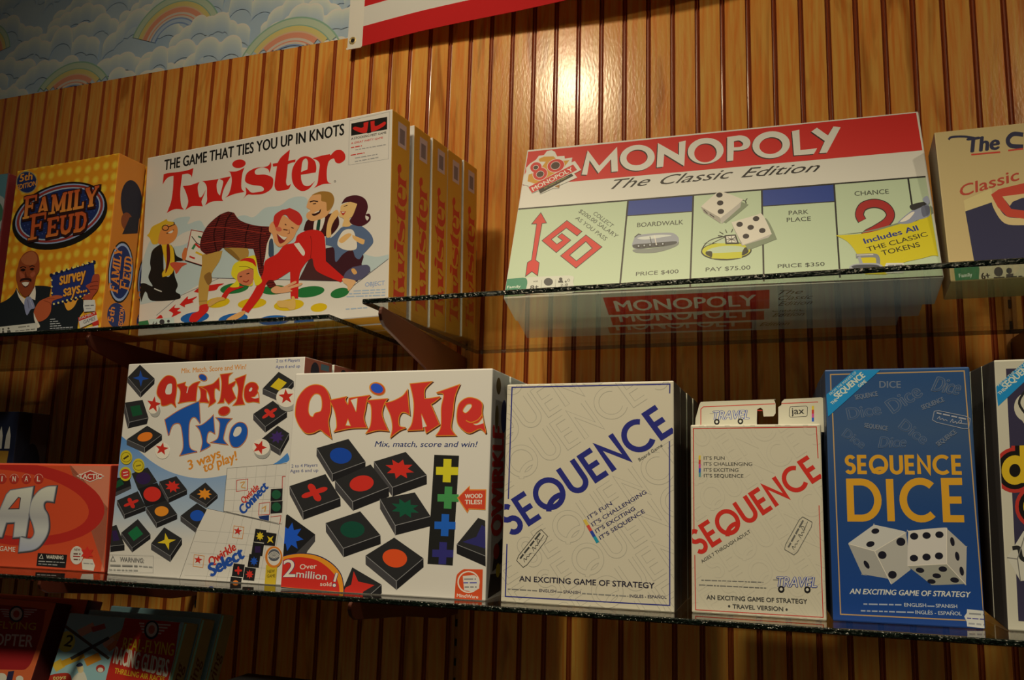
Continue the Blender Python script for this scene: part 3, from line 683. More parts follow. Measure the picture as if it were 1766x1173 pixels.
# ------------------------------------------------------------------ orange quiz game
NODE_INK['spots'] = dots_ink('bc7414', 'cfa02a', .0195, .42)
NODE_INK['feudtop'] = ramp_ink([(0, 'c89a2c'), (.45, 'c0702a'), (1, 'a8401e')], 2, .170, .226)
NODE_INK['feudlow'] = ramp_ink([(0, 'c89a2c'), (.5, 'c0782a'), (1, 'a8481e')], 2, .118, .162)
def feud():
    k = 'feud'; lab = 'orange game box with a navy oval title and a smiling man in a dark suit'
    t = game_box('board_game_box', lab, FIT[k], DEP[k], QUADS[k], {'front': 'spots', 'right': 'a4601c', 'left': 'b06a1a', 'top': 'b06a1a', 'bottom': 'a4601c', 'back': 'a4601c'}, 'orange quiz game boxes')
    A = Art(t, dims(k), QUADS[k]).view(0, 240, 3.0885)
    A.part('edition_badge'); A.O('8a7a4c', 137, 232, 58, 62, -10); A.O('1d2747', 137, 232, 53, 57, -10); A.T('c47a24', '5th', (98, 230), (165, 216), 36, .05); A.T('c47a24', 'EDITION', (84, 274), (188, 250), 24, .04)
    A.part('title_oval', 'navy oval with slab lettering')
    for c, rx, ry, dy in (('18140f', 264, 168, 14), ('18140f', 260, 160, 0), ('7d8692', 248, 150, 0), ('7c2a22', 240, 143, 0), ('8d97a2', 226, 131, 0), ('1c2545', 219, 124, 0)): A.O(c, 317, 404 + dy, rx, ry, -19, n=48)
    for i in range(22):
        for j in range(9):
            x, y = 317 + (i - 10.5) * 19, 404 + (j - 4) * 24; r = math.radians(19); dx, dy = x - 317, y - 404
            if (dx / 208) ** 2 + (dy / 112) ** 2 < 1: A.O('46527a', 317 + dx * math.cos(r) + dy * math.sin(r), 404 - dx * math.sin(r) + dy * math.cos(r), 2.6, n=6)
    for c, g, dx in (('2a130f', .085, 4), ('2a130f', .05, 0), ('feudtop', 0, 0)): slab(A, c, 'FAMILY', (116 + dx, 436 + dx), (522 + dx, 360 + dx), 103, .235, rise=(8, -103), caps=1.2, grow=g)
    for c, g, dx in (('2a130f', .085, 4), ('2a130f', .05, 0), ('feudlow', 0, 0)): slab(A, c, 'FEUD', (146 + dx, 550 + dx), (462 + dx, 494 + dx), 100, .25, rise=(8, -100), caps=1.4, grow=g)
    A.part('host_portrait', 'smiling man in dark suit and grey tie holding a sign').view(0, 430, 7.33)
    A.S('1a1d1c', "-8,702c 100,652 180,580 218,505c 330,640 450,478c 560,480 650,492c 665,700 1050,640c 1068,760 1012,850 985,960 990,1044c -8,1100c")
    A.S('c8862a', "812,684c 860,782 938,740 992,632c 900,660")
    A.S('7c381a', "215,300 235,235 252,160 310,75 400,38 468,70 498,140 506,262 488,320 466,350 448,440 415,545 350,612 300,600 252,535 226,450 210,380")
    A.S('96512a', "270,150 320,85 400,50 455,80 475,150 440,210 330,215"); A.S('94482a', "255,300 300,330 330,370 270,380"); A.S('94482a', "390,330 440,300 450,340 410,375")
    A.S('28120e', "258,435c 268,398 310,384 370,382 405,398 404,436c 360,412 300,415"); A.S('3a1610', "278,436c 330,425 380,430c 365,480 325,500 295,470"); A.S('ddd0b8', "284,440c 330,432 376,436c 362,468 330,486 300,466")
    A.S('1f0f0b', "262,282 300,262 330,280 300,300"); A.S('1f0f0b', "382,270 415,252 440,268 412,288"); A.K('1f0f0b', 11, "258,258 300,240 335,256", curve=True); A.K('1f0f0b', 11, "375,246 415,228 445,244", curve=True)
    A.S('5c2614', "330,300 350,360 385,368 350,380 320,370")
    A.S('cdc4a8', "216,512c 262,590 332,640c 322,722c 250,620"); A.S('cdc4a8', "452,480c 462,560 456,656c 368,622c 410,560")
    A.S('7a7a86', "338,628 402,622 452,745 402,772 352,842 318,716"); A.K('57525c', 8, "360,650 380,760"); A.K('a09aa0', 6, "390,650 425,740")
    A.part('host_sign', 'blue sign with yellow bulbs')
    A.L('1f2850', "655,345 1192,182 1196,330 1130,592 665,722"); nb = 9
    for i in range(nb):
        f = i / (nb - 1); A.O('151a30', 655 + 537 * f, 345 - 163 * f, 22, n=10); A.O('151a30', 665 + 465 * f, 722 - 130 * f, 22, n=10)
        A.O('cdb25c', 690 + 480 * f, 326 - 146 * f, 13, n=9); A.O('cdb25c', 690 + 440 * f, 704 - 122 * f, 13, n=9)
    for i in range(4): A.O('cdb25c', 660 + 2 * i, 410 + 80 * i, 13, n=9)
    A.T('4a2012', 'survey', (766, 474), (1086, 404), 146, .05); A.T('c8842a', 'survey', (760, 468), (1080, 398), 146, .035); A.T('4a2012', 'says...', (814, 618), (1106, 556), 130, .05); A.T('c8842a', 'says...', (808, 612), (1100, 550), 130, .035)
    A.part('host_hand', None, 'new')
    A.S('a04a26', "440,805 500,682 590,632 700,598 790,604 792,626 690,660 662,700 652,800 600,880 512,922 470,885"); A.K('6a2a16', 6, "560,660 640,690 655,720", curve=True); A.K('6a2a16', 5, "600,640 700,640")
    A.S('cdc4a8', "440,810c 470,880 520,975 490,1000c 450,900")
    A.part('host_hand', None, 'new'); A.S('8e3a22', "1088,480 1150,440 1180,350 1232,332 1262,365 1242,520 1182,605 1150,655 1058,645 1070,600 1140,572 1128,530")
    for p in ("1150,440 1215,425 1245,430", "1140,490 1205,478 1240,480", "1135,530 1190,522 1225,530"): A.K('4e1a12', 8, p, curve=True)
    A.part('price_sticker', 'white price sticker'); A.L('b4ad9c', "1062,656 1200,652 1212,720 1205,790 1068,802 1056,728"); greek(A, '4a4844', (1075, 735), (1190, 728), 20, 5); greek(A, '8a857a', (1090, 770), (1170, 766), 18, 6)
    A.part('maker_logo', 'red and white maker logo'); A.L('b8ac94', "992,872 1215,792 1238,905 1020,1000"); A.L('a8281c', "992,872 1215,792 1226,835 1004,915"); A.T('b8ac94', 'FAMILY', (1012, 898), (1212, 824), 26, .03); A.T('6a665e', 'GAMES', (1062, 950), (1206, 900), 40, .04)
    A.L('a8281c', "1165,935 1245,900 1255,950 1190,985"); A.L('b8ac94', "1040,1010 1240,965 1250,1010 1050,1030")
    A.part('safety_label'); A.L('b2a98e', "22,985 492,934 478,1065 20,1092"); A.S('2a5238', "-6,982c 18,975 26,1030 18,1092 -8,1096c"); greek(A, '6a6452', (250, 1000), (390, 985), 24, 2); greek(A, '6a6452', (215, 1045), (460, 1020), 22, 3); A.O('4a4638', 62, 1012, 12); A.L('4a4638', "52,1030 72,1028 80,1062 50,1064"); A.O('4a4638', 130, 1005, 13); A.L('4a4638', "112,1028 150,1022 160,1052 115,1058")
    A.part('contents_lettering')
    for i, (y, x) in enumerate(((900, 720), (928, 760), (956, 770), (984, 795), (1012, 930), (1036, 930))): greek(A, 'a8a49a', (645, y), (x, y - (x - 645) * .06), 17, i)
    A.done()
    P = Plain(t, dims(k), 'right'); W, H, D = dims(k); P.part('side_printing', 'small oval title on the side')
    P.O('1c1a20', D * .62, .205, .019, .034, 4); P.O('6a3418', D * .52, .172, .010, .014); P.L('1c1a1e', [(D * .4, .150), (D * .95, .160), (D * .95, .19), (D * .6, .18)])
    for c, rx, ry in (('18140f', .021, .048), ('7d8692', .0195, .045), ('1c2545', .0175, .041)): P.O(c, D * .5, .092, rx, ry)
    slab(P, 'b86a24', 'FAMILY', (D * .46, .058), (D * .46, .128), .013, .24, caps=1.2); slab(P, 'b86a24', 'FEUD', (D * .86, .066), (D * .86, .120), .013, .25, caps=1.3)
    P.O('1d2747', D * .5, .025, .015, .019); P.T('b86a24', '5th', (D * .42, .014), (D * .42, .036), .009, .04); P.T('b86a24', 'EDITION', (D * .75, .011), (D * .75, .039), .007, .04)
    P.done()
    copy_thing(t, 'orange sided game box hidden behind the quiz game with the oval title', .05, keep=['side_printing'])
    k = 'teal'; t = game_box('board_game_box', 'teal and red game box cut off by the left edge, beside the orange quiz game', FIT[k], DEP[k], None, {'front': '5c3a34', 'right': '5a1a18', 'left': '5a1a18', 'top': '7c8a80'}, None)
    A = Art(t, dims(k), seen_quad(t, *dims(k)[:2])); A.part('front_picture'); A.L('4a6a66', "-40,300 16,300 8,395 -40,420"); A.S('8c8a78', "-40,330c 5,340 12,380 -10,400 -40,400c"); A.S('6a201c', "-40,430c -5,410 8,440 2,480 -40,500c"); A.S('3a5a40', "-20,345 0,350 6,375 -12,385"); A.L('6a201c', "-40,480 2,470 -6,577 -40,580"); A.done()
feud()
# ------------------------------------------------------------------ leaning property trading games on the upper right shelf
def title_property(A, c, shadow=None):
    def draw(c, dx, dy):
        def mv(s): return ' '.join('%g,%gc' % (p[0] + dx, p[1] + dy) for p in nums(s)[0])
        A.view(860, 180, 5.333); A.L(c, [(x + dx, y + dy) for x, y in nums("778,626 836,403 943,545 1110,372 1118,596 1058,602 1054,485 936,614 853,495 830,628")[0]])
        def oo(vx, vy, k, *r): 
            A.view(vx, vy, k); A.loops(c, [ring(r[0] + dx, r[1] + dy, r[2], r[3], -6, 36), ring(r[4] + dx, r[5] + dy, r[6], r[7], -8, 36)[::-1]])
        oo(860, 180, 5.333, 1299, 473, 162, 118, 1296, 470, 99, 71)
        A.view(1120, 180, 5.332); A.L(c, [(x + dx, y + dy) for x, y in nums("92,562 104,338 298,448 300,330 362,317 346,550 162,438 152,556")[0]])
        oo(1120, 180, 5.332, 545, 412, 166, 118, 543, 430, 104, 86)
        A.S(c, ' '.join('%g,%g%s' % (p[0] + dx, p[1] + dy, 'c' if f else '') for p, f in zip(*nums("742,506c 745,286c 870,272 935,295 957,340 935,385 880,405 803,410c 798,500c"))), ' '.join('%g,%g%s' % (p[0] + dx, p[1] + dy, 'c' if f else '') for p, f in zip(*nums("805,326c 855,318 890,345 870,374 806,380c"))))
        oo(1120, 180, 5.332, 1147, 358, 172, 122, 1145, 366, 106, 76)
        A.L(c, [(x + dx, y + dy) for x, y in nums("1355,456 1338,236 1405,222 1413,408 1566,392 1536,443")[0]])
        A.view(1390, 180, 5.333); A.L(c, [(x + dx, y + dy) for x, y in nums("75,240 126,205 226,276 276,194 341,202 216,432 146,436 197,326")[0]])
    if shadow: draw(shadow, -9, 9)
    draw(c, 0, 0)
def property_game():
    k = 'monopoly'; W_ = 'beb294'; RED = 'b0221a'; GR = 'a2a87c'; BK = '1f1d18'; t = game_box('board_game_box', 'wide white and red property game box leaning back on the right upper shelf', FIT[k], DEP[k], QUADS[k],
        {'front': W_, 'right': 'b4a98c', 'left': 'b4a98c', 'top': 'b4a98c', 'bottom': 'b4a98c', 'back': W_}, 'leaning property game boxes')
    A = Art(t, dims(k), QUADS[k])
    A.part('title_band', 'red band across the top'); A.L(RED, "912,257.5 1582,194 1592,257.5 990,309.5 902,316")
    A.part('board_picture', 'green strip of game board spaces'); yt = lambda x: 357 - 55 / 703 * (x - 894)
    A.L(GR, "893.6,357 1597,302 1625,471 868,508")
    BL = '20356a'; A.L(BL, [(1087, yt(1087)), (1200, yt(1200)), (1198.5, 361), (1085, 368.5)]); A.L(BL, [(1319, yt(1319)), (1442, yt(1442)), (1443, 344), (1319.5, 352)])
    A.K(BK, 1.6, "1085,368.5 1198.5,361"); A.K(BK, 1.6, "1319.5,352 1443,344")
    A.K(BK, 2.6, "893.6,357 1597,302"); A.K(BK, 3, [(1087, yt(1087)), (1072, 490)]); A.K(BK, 3, [(1200.5, yt(1200)), (1194, 490)]); A.K(BK, 3, [(1318.5, yt(1318)), (1321, 480)]); A.K(BK, 3, [(1442, yt(1442)), (1451, 473)]); A.K(BK, 3, [(1567.5, yt(1567)), (1574, 352)])
    A.K(BK, 2.4, "868,507 1625,470")
    TX = '3a3c2e'
    for s, a, b, h in (('BOARDWALK', (1102.5, 388), (1182.5, 382.8), 7.4), ('PARK', (1364.5, 367), (1398, 364.8), 7.2), ('PLACE', (1361, 379), (1402, 376.5), 7.2), ('CHANCE', (1477, 334.5), (1535, 330.5), 7.6), ('PRICE $400', (1100, 471.5), (1174, 466.5), 6.4), ('PAY $75.00', (1221, 463.5), (1298, 459.5), 6.6), ('PRICE $350', (1345, 457.3), (1425, 453), 6.4), ('RY', (1277, 351.5), (1297, 346), 8)):
        A.T(TX, s, a, b, h, .012)
    A.T('4c4e3c', 'COLLECT', (1025, 365.5), (1057, 389), 6.8); A.T('4c4e3c', '$200.00 SALARY', (999.7, 361.5), (1065, 407), 6.8); A.T('4c4e3c', 'AS YOU PASS', (994, 373.5), (1046, 411.5), 6.8)
    A.view(850, 360, 4.511); G_ = "585,78c 700,160c 665,192c 580,130c 457,222c 505,263c 555,230c 515,202c 545,178c 612,228c 500,322c 390,232c"
    for c, p, h in ((RED, G_, None), (RED, "735,190 858,280 655,443 537,350", "735,238 785,290 660,390 605,345"), (RED, "378,18 420,92 386,96 333,385 362,405 350,502 305,470 258,506 272,405 305,385 347,100 310,100", None)):
        A.K(BK, 9, p, True); (A.L(c, p, h) if h else A.L(c, p))
        if h: A.K(BK, 5, h, True)
    # silver train, ring, dice, shoe and iron pictures
    A.part('train_picture').view(850, 360, 4.511)
    A.S('70705f', "1110,300 1250,290 1420,260 1460,230 1450,270 1300,320 1140,325"); A.S('84827a', "1108,235 1130,195 1200,180 1330,170 1420,172 1462,205 1458,245 1400,265 1250,285 1130,295 1100,270"); A.S('b4b0a0', "1140,210 1240,192 1330,185 1410,190 1330,205 1200,222"); A.S('3a3a36', "1110,262 1250,250 1440,235 1420,262 1250,285 1130,292")
    for x in (1150, 1195, 1240, 1290, 1340): A.O('24241f', x, 275 - (x - 1150) * .09, 16, 15, n=14); A.O('9a988c', x, 272 - (x - 1150) * .09, 7, n=10)
    A.K('3a3a36', 6, "1240,200 1255,270"); A.K('c8c4b4', 6, "1275,188 1290,262"); A.K('3a3a36', 8, "1120,205 1150,180 1170,185")
    A.part('ring_picture').view(1120, 320, 3.911); A.O(BK, 535, 424, 171, 62, -2); A.O('aaa222', 535, 422, 163, 55, -2); A.O(BK, 540, 432, 146, 40, -3); A.O(GR, 540, 424, 138, 34, -3); A.L('aaa222', "437,440 640,430 640,470 540,478 437,474"); A.S('2a2810', "400,430 437,428 437,466 410,452"); A.S('2a2810', "640,440 660,402 690,405 670,430")
    A.L(GR, "380,372 445,345 530,330 530,374 450,372"); A.K(BK, 6, "370,415 400,372 455,342 530,326", curve=True); A.K(BK, 5, "440,374 530,330"); A.L(BK, "524,320 600,314 622,378 530,380"); A.L('c0b8a0', "534,327 592,322 608,368 540,368")
    for q in ("545,335 600,360", "598,330 545,362", "570,325 572,368", "536,348 606,344"): A.K(BK, 4, q)
    for q in ("480,322 512,326", "490,296 516,312", "530,282 540,304", "580,278 570,300"): A.K(BK, 5, q)
    A.part('dice_picture', 'white dice with black spots')
    for top, l, r, pips in (("366,128c 475,34 510,28 632,74 640,92 512,194 488,198", "366,128 488,198 500,242 384,166", "488,198 514,194 640,92 632,132 506,242", [(491, 51), (496, 104), (500, 161)]), ("575,242 592,228 738,185 778,180 836,298 820,318 662,378 640,370", "575,242 640,372 640,388 580,262", "640,372 820,318 838,300 838,312 820,334 640,390", [(737, 209), (626, 247), (700, 267), (778, 288), (668, 326)])):
        A.S('6f7454', ' '.join('%g,%g' % (x + 34, y + 34) for x, y in nums(top)[0])); A.L('8d826a', l); A.L('9d927a', r); A.S('bcae8e', top)
        for x, y in pips: A.O('211a1a', x, y, 22, 17, -8, n=16)
    A.K('2a2420', 6, "384,150 410,176"); A.K('2a2420', 6, "425,178 455,200")
    A.part('chance_picture').view(1390, 180, 5.333); q = "528,1048 505,990 540,920 640,892 738,920 785,990 752,1060 650,1128 560,1180 520,1260"
    A.K(BK, 82, q, curve=True); A.K('8e1c18', 68, q, curve=True)
    A.part('offer_banner', 'yellow banner').view(1390, 320, 3.911)
    A.S('6d7052', "206,318c 420,290 640,232 760,205 842,120c 845,180 600,260 400,300c"); A.S('b4a012', "212,320c 420,303 640,243 760,218 836,130c 888,455c 850,452 780,470 660,498 600,530 545,577c 405,577c 350,440 290,362")
    A.T('1e2a5c', 'Includes All', (406, 374), (760, 284), 34, .05); A.T('2a2610', 'THE CLASSIC', (425, 427), (822, 322), 30, .015); A.T('2a2610', 'TOKENS', (522, 452), (772, 392), 32, .015)
    A.part('shoe_picture'); A.S('7a7a7c', "628,228 720,152 800,108 828,118 836,182 800,205 762,215 700,240 640,242"); A.S('24221f', "706,120 800,96 830,104 762,140 722,152"); A.S('c4beb0', "640,225 705,172 735,165 700,210 660,228"); A.S('8c8c8c', "788,82 818,58 836,98 818,112"); A.S('55555a', "780,130 830,125 832,175 790,195")
    A.part('iron_picture'); A.K('6f6d66', 26, "345,456 460,452 488,466 492,510", curve=True); A.K('8a877c', 20, "365,460 385,520"); A.S('8f8c82', "300,535 345,508 490,505 535,548 480,566 370,560"); A.S('3a3a3a', "318,532 350,515 480,514 505,540 420,552"); A.K('c8c2b0', 5, "350,450 460,446")
    A.part('price_sticker', 'white price sticker'); A.L('b8b09a', "545,502 660,500 668,540 655,566 542,570 530,534"); greek(A, '6a665c', (555, 525), (650, 520), 14, 5); greek(A, '6a665c', (560, 550), (640, 546), 14, 6)
    A.part('age_label').view(850, 360, 4.511); A.S('b0a98a', "262,520c 600,503c 638,515 634,560 622,640 255,650c"); A.S('2c6a46', "86,535c 235,522c 262,530 270,560 262,600 250,660c 64,672c"); A.T('b8c0a4', 'Family', (108, 607), (215, 599), 19, .02)
    A.T('2a2822', 'AGE', (316, 558), (352, 555), 11, .03); A.T('2a2822', '8+', (292, 614), (356, 608), 30, .05); A.K('4a483a', 2, "384,540 378,615"); A.O('33322e', 437, 554, 36, 30); A.K('4a483a', 2, "495,535 490,605"); A.O('2a2822', 535, 532, 13); A.L('2a2822', "515,545 550,542 555,560 515,560"); A.O('4a483a', 575, 552, 8); A.R('4a483a', 598, 540, 7, 11); A.T('2a2822', '2-8', (532, 588), (590, 584), 18, .02); greek(A, '2a2822', (390, 610), (470, 604), 14, 3); greek(A, '2a2822', (505, 606), (610, 600), 14, 4)
    # anniversary badge
    A.part('anniversary_badge', 'red figures on an orange burst').view(900, 250, 13.036)
    A.L('beb294', "110,560 108,470 200,370 330,290 400,200 520,180 590,90 700,72 775,110 822,212 990,202 1000,262 1172,240 1152,345 1230,318 1372,520 1212,602 1282,690 884,860 850,932 735,925 430,1060 388,980 240,1042 158,880 20,840 62,640")
    A.L('b47a1e', "165,620 400,540 560,330 960,310 1105,298 960,480 330,832 140,775"); A.L('8a5a24', "760,890 880,840 862,925")
    A.L('b47a1e', "395,270 520,215 740,210 800,270 700,330 420,330")
    for c, g in (('c4a890', 14), (RED, 0)):
        A.O(c, 335, 458, 132 + g, 112 + g, -20); A.O(c, 430, 605, 165 + g, 135 + g, -20)
    A.O('c4a890', 792, 420, 206, 152, -15); A.O(RED, 792, 420, 194, 140, -15)
    for x, y, rx, ry in ((330, 462, 58, 44), (430, 612, 84, 64), (782, 420, 104, 80)): A.O('c4a890', x, y, rx + 10, ry + 10, -20); A.O('3a2418', x, y, rx, ry, -20)
    A.L('1d1a12', "388,962 1152,598 1192,652 430,1048"); greek(A, '6a5c20', (520, 950), (1080, 680), 46, 8); A.L(RED, "162,902 1188,398 1278,520 240,1036"); A.T('c8bc9c', 'MONOPOLY', (272, 992), (1195, 532), 92, .03)
    A.part('title_lettering', 'white capitals with dark shadow', True); A.off += 2e-5; title_property(A, 'beb294', '33241c')
    A.part('subtitle_lettering', 'black script', True); A.view(0, 0, 1)
    for s, a, b in (('The', (1057, 322.5), (1126, 315.5)), ('Classic', (1143, 315), (1270, 303.5)), ('Edition', (1283, 303), (1419, 292.5))): A.T('2a2620', s, a, b, 15.5, .006, shear=.55)
    A.done()
    P = Plain(t, dims(k), 'bottom'); W, H, D = dims(k); P.part('bottom_title_panel', 'red panel on the underside'); P.L('a8241c', [(.128, .006), (.328, .006), (.328, .047), (.128, .047)]); P.T('b8ac8c', 'MONOPOLY', (.140, .014), (.312, .014), .024, .03)
    for i, s in enumerate(('The', 'Classic', 'Edition')): P.T('2a2620', s, (.338, .036 - .012 * i), (.366 + .012 * (i > 0), .036 - .012 * i), .009, 0, shear=.5)
    P.done()
    copy_thing(t, 'white property game box leaning behind the wide white and red one', .0565, dx=-.006, dz=.0193, keep=['bottom_title'])
    copy_thing(t, 'white property game box furthest back of the leaning three, nearest the wall', .113, dx=-.022, dz=.0405, keep=['bottom_title'])
    # cream box at the right edge
    k = 'classic'; CR = 'a58c56'; t = game_box('board_game_box', 'cream game box leaning at the right edge, with a red frame picture', FIT[k], DEP[k], QUADS[k], {'front': CR, 'right': '8e7848', 'left': '54422a', 'top': CR, 'bottom': '8e7848', 'back': CR})
    A = Art(t, dims(k), QUADS[k]).view(1590, 200, 2.7955); A.part('title_lettering', 'navy script underlined in red'); N = '1d1d30'
    A.K(N, 11, "118,108 135,95 200,94 250,102", curve=True); A.T(N, 'The', (224, 172), (378, 157), 70, .05, shear=.25); A.K('a8301e', 8, "234,183 379,172"); A.K(N, 21, "494,90 445,86 418,112 432,142 494,148", curve=True); A.K('a8301e', 8, "419,165 494,158")
    A.T('96301e', 'Classic', (188, 384), (484, 303), 52, .025, shear=.3)
    A.part('frame_picture', 'red frame on a navy field'); A.L('b09a5e', "196,404 335,346 345,412 204,456"); A.L('1c1c33', "204,456 345,410 1000,330 1040,640 250,700"); A.S('b0965e', "333,382c 345,440 400,512 496,520c 496,488c 410,480 365,430"); A.L('a2301c', "333,376 372,350 496,322 760,300 850,330 840,372 780,430 496,490 412,480 366,436", "388,385 496,372 740,345 790,352 730,402 496,452 432,444"); A.L('b0965e', "388,385 496,372 740,345 748,356 496,388 440,410 425,430")
    A.part('age_label'); A.L('a89a70', "255,712 496,690 496,775 262,790"); A.S('286038', "146,715c 240,705c 272,715 272,760 262,790 158,798c"); A.T('b8c0a4', 'Family', (175, 768), (240, 761), 17, .02); A.T('2a2822', '6+', (288, 775), (328, 770), 30, .05); A.O('33322e', 368, 738, 22); A.O('33322e', 420, 732, 14); A.L('33322e', "405,748 440,744 440,765 405,768"); greek(A, '2a2822', (345, 772), (490, 762), 13, 2); A.done()
property_game()
# ------------------------------------------------------------------ tile games on the middle shelf
NODE_INK['skyfade'] = ramp_ink([(0, 'b9ad92'), (.3, '8f9898'), (1, '3f6d92')], 2, .045, .19)
NODE_INK['silver'] = ramp_ink([(0, '8f8f92'), (.35, 'b0ab9c'), (.55, '9a9484'), (1, 'bdb59c')], 2, .02, .115)
def trio():
    k = 'trio'; W_ = 'b9ad92'; t = game_box('board_game_box', 'white and blue game box with black tiles, red title above tall blue lettering', FIT[k], DEP[k], QUADS[k], {'front': W_, 'right': '6a3826', 'left': W_, 'top': W_, 'bottom': W_, 'back': W_}, 'tile game boxes')
    A = Art(t, dims(k), QUADS[k]); RED, OR, BLU = 'a82619', 'b8701e', '1b4780'
    A.part('sky_picture', 'blue fading sky'); A.S('skyfade', "207,748c 235,772 265,797 300,815 345,824 392,818c 385,892c 480,915c 470,960 200,960c 188,958c"); A.S('3f6d92', "430,806c 470,800 496,780c 495,796 440,804c")
    def tl(*a): tile(A, *a)
    A.part('tile_picture', 'black tiles with coloured shapes').view(180, 600, 6.517)
    tl("408,190 572,345 415,500 270,330", (-4, 58), 'star', '1f3f78'); tl("235,612 436,580 500,780 285,830", (-18, 70), 'square', '174224'); tl("485,868 650,968 455,1112 255,1022", (0, 62), 'circle', 'c4661c')
    A.view(350, 600, 6.517); tl("850,268 1020,372 865,540 670,455", (0, 62), 'square', 'b89a1c'); tl("785,590 945,710 700,880 565,738", (0, 66), 'clover', 'b42a1e'); tl("840,868 970,955 868,1140 662,1015", (0, 66), 'burst', '3a2550')
    A.view(170, 770, 4.889); A.L('1c1a18', "128,255 262,262 275,325 128,385"); A.L('3c3833', "128,385 275,325 275,350 128,420"); A.L('174224', "140,300 190,262 215,310 150,345")
    A.L('262420', "280,222 415,170 495,292 335,362"); A.O('2c1c38', 378, 262, 62, 52); tl("510,290 656,244 746,358 585,432", (0, 40), 'burst', 'b4281c'); A.L('1c1a18', "335,350 495,298 572,450 398,505"); A.O('b4281c', 452, 396, 74, 63); tl("155,448 332,370 396,498 216,568", (0, 38), 'clover', 'b4281c'); tl("400,508 575,448 662,565 486,640", (0, 42), 'circle', 'c4761e')
    tl("330,606 436,735 280,850 188,722", (0, 38), 'square', '1a5a30'); tl("95,672 150,655 216,822 96,836", (0, 48), 'square', '2c1c38'); tl("552,676 702,772 602,920 440,815", (0, 50), 'star', 'c0a01e')
    A.view(340, 770, 4.511); tl("65,275 160,370 70,448 -60,368", (0, 26), 'burst', 'c4761e'); tl("-130,535 -1,436 126,522 6,640", (0, 40), 'circle', '1c4488')
    N_ = lambda: A.part('counter_picture', 'white counter with a red star', 'new'); N_().view(180, 600, 6.517); A.O('8d8672', 575, 700, 60, 72); A.O('c4b99c', 552, 668, 62, 66); A.star(RED, 560, 632, 78, 5, .42, -80, 1.2); N_(); A.O('c4b99c', 655, 1150, 82, 90); A.star(RED, 650, 1128, 76, 5, .42, -80)
    N_().view(350, 600, 6.517); A.O('8d8672', 955, 610, 110, 98); A.O('c4b99c', 935, 555, 112, 106); A.star(RED, 935, 545, 88, 5, .42, -95); N_(); A.O('8d8672', 668, 1140, 95, 100); A.O('c4b99c', 655, 1108, 98, 92); A.star(RED, 640, 1112, 84, 5, .42, -70)
    A.part('board_picture', 'white grid board', 'new').view(340, 770, 4.511)
    G = '8d8672'
    A.L(W_, "235,165 697,128 662,600 205,497"); A.K('3a3630', 3, "697,128 235,165 205,497 640,604")
    for i in range(1, 6): A.K(G, 2, [(235 + 462 * i / 6, 165 - 37 * i / 6), (205 + 440 * i / 6, 497 + 105 * i / 6)])
    for i in range(1, 5): A.K(G, 2, [(235 - 7 * i, 165 + 84 * i), (690 - 8 * i, 128 + 92 * i)])
    A.K('a03022', 5, "310,258 396,248 392,335 306,345", True); A.K('b08040', 8, "335,280 370,272 345,310 378,318", curve=True); A.K('a03022', 5, "485,440 568,430 565,525 480,530", True); A.K('b08040', 9, "505,480 535,462 528,505"); A.K('a03022', 6, "690,228 666,230 664,330"); A.K('a03022', 5, "572,545 655,535 645,600")
    for y in (328, 425): A.L('1c1a18', [(576, y), (668, y - 6), (664, y + 88), (572, y + 95)]); A.O('1f4a2c', 618, y + 42, 36, 36, n=16)
    A.L('1d2c50', "478,540 562,530 560,575 490,560"); A.T(RED, 'Qwirkle', (362, 442), (486, 322), 46, .04); A.T('1f3f78', 'Connect', (360, 528), (556, 316), 66, .07)
    A.part('board_picture', 'white grid board', 'new'); A.L(W_, "80,478 645,606 560,1085 -150,1060 -172,980"); A.K('3a3630', 3, "80,478 645,606"); A.K('4a463c', 3, "-5,650 -150,1060")
    for i in range(0, 9): A.K(G, 2, [(80 + 565 * i / 8, 478 + 128 * i / 8), (-110 + 670 * i / 8, 1060 + 26 * i / 8)]) if i > 1 else None
    for i in range(1, 6): A.K(G, 2, [(645 - 16 * i, 606 + 86 * i), (20 - 24 * i, 560 + 88 * i)])
    A.T(RED, 'Qwirkle', (104, 930), (306, 800), 62, .05); A.T('1f3f78', 'Select', (112, 1012), (368, 862), 92, .09)
    for x, y, s, c in ((492, 695, 'burst', 'c0a01e'), (572, 722, 'star', 'c0a01e'), (474, 800, 'square', '2c1c38'), (445, 892, 'burst', '1c4488'), (322, 965, 'clover', 'b4281c'), (410, 995, 'burst', 'b4281c'), (300, 1070, 'circle', 'c4661c')):
        q = [(x - 36, y - 58), (x + 50, y - 46), (x + 36, y + 52), (x - 52, y + 44)]; A.L('1c1a18', q)
        A.loops(c, [[(x - 42 + u * 84, y - 48 + v * 96) for u, v in SHAPES[s]()]])
    for x, y in ((318, 655), (8, 880)): A.K('b8702a', 4, [(x - 30, y - 42), (x + 48, y - 30), (x + 36, y + 60), (x - 40, y + 50)], True); A.star(RED, x, y, 34, 5, .42, -80)
    A.view(170, 770, 4.889)
    for x, y in ((237, 85), (340, 155), (230, 225)): A.part('award_sticker', 'round yellow sticker', 'new'); A.O('b09a1e', x, y, 50, 60); A.R('5a4a14', x, y, 38, 42)
    A.K('3a2c14', 14, "215,100 258,72"); A.K('6a5a18', 10, "318,160 362,150"); A.O('a82c22', 230, 225, 36, 42); A.K('c4b99c', 7, "210,215 250,208"); A.K('c4b99c', 7, "212,240 252,232")
    A.part('maker_sticker', 'yellow and orange sticker').view(340, 770, 4.511); A.L('b0901e', "540,920 628,920 612,1100 526,1098"); A.O('b8661c', 600, 860, 68, 85); A.O('b9ad92', 602, 858, 52, 68); A.O('4a4a48', 602, 845, 46, 48)
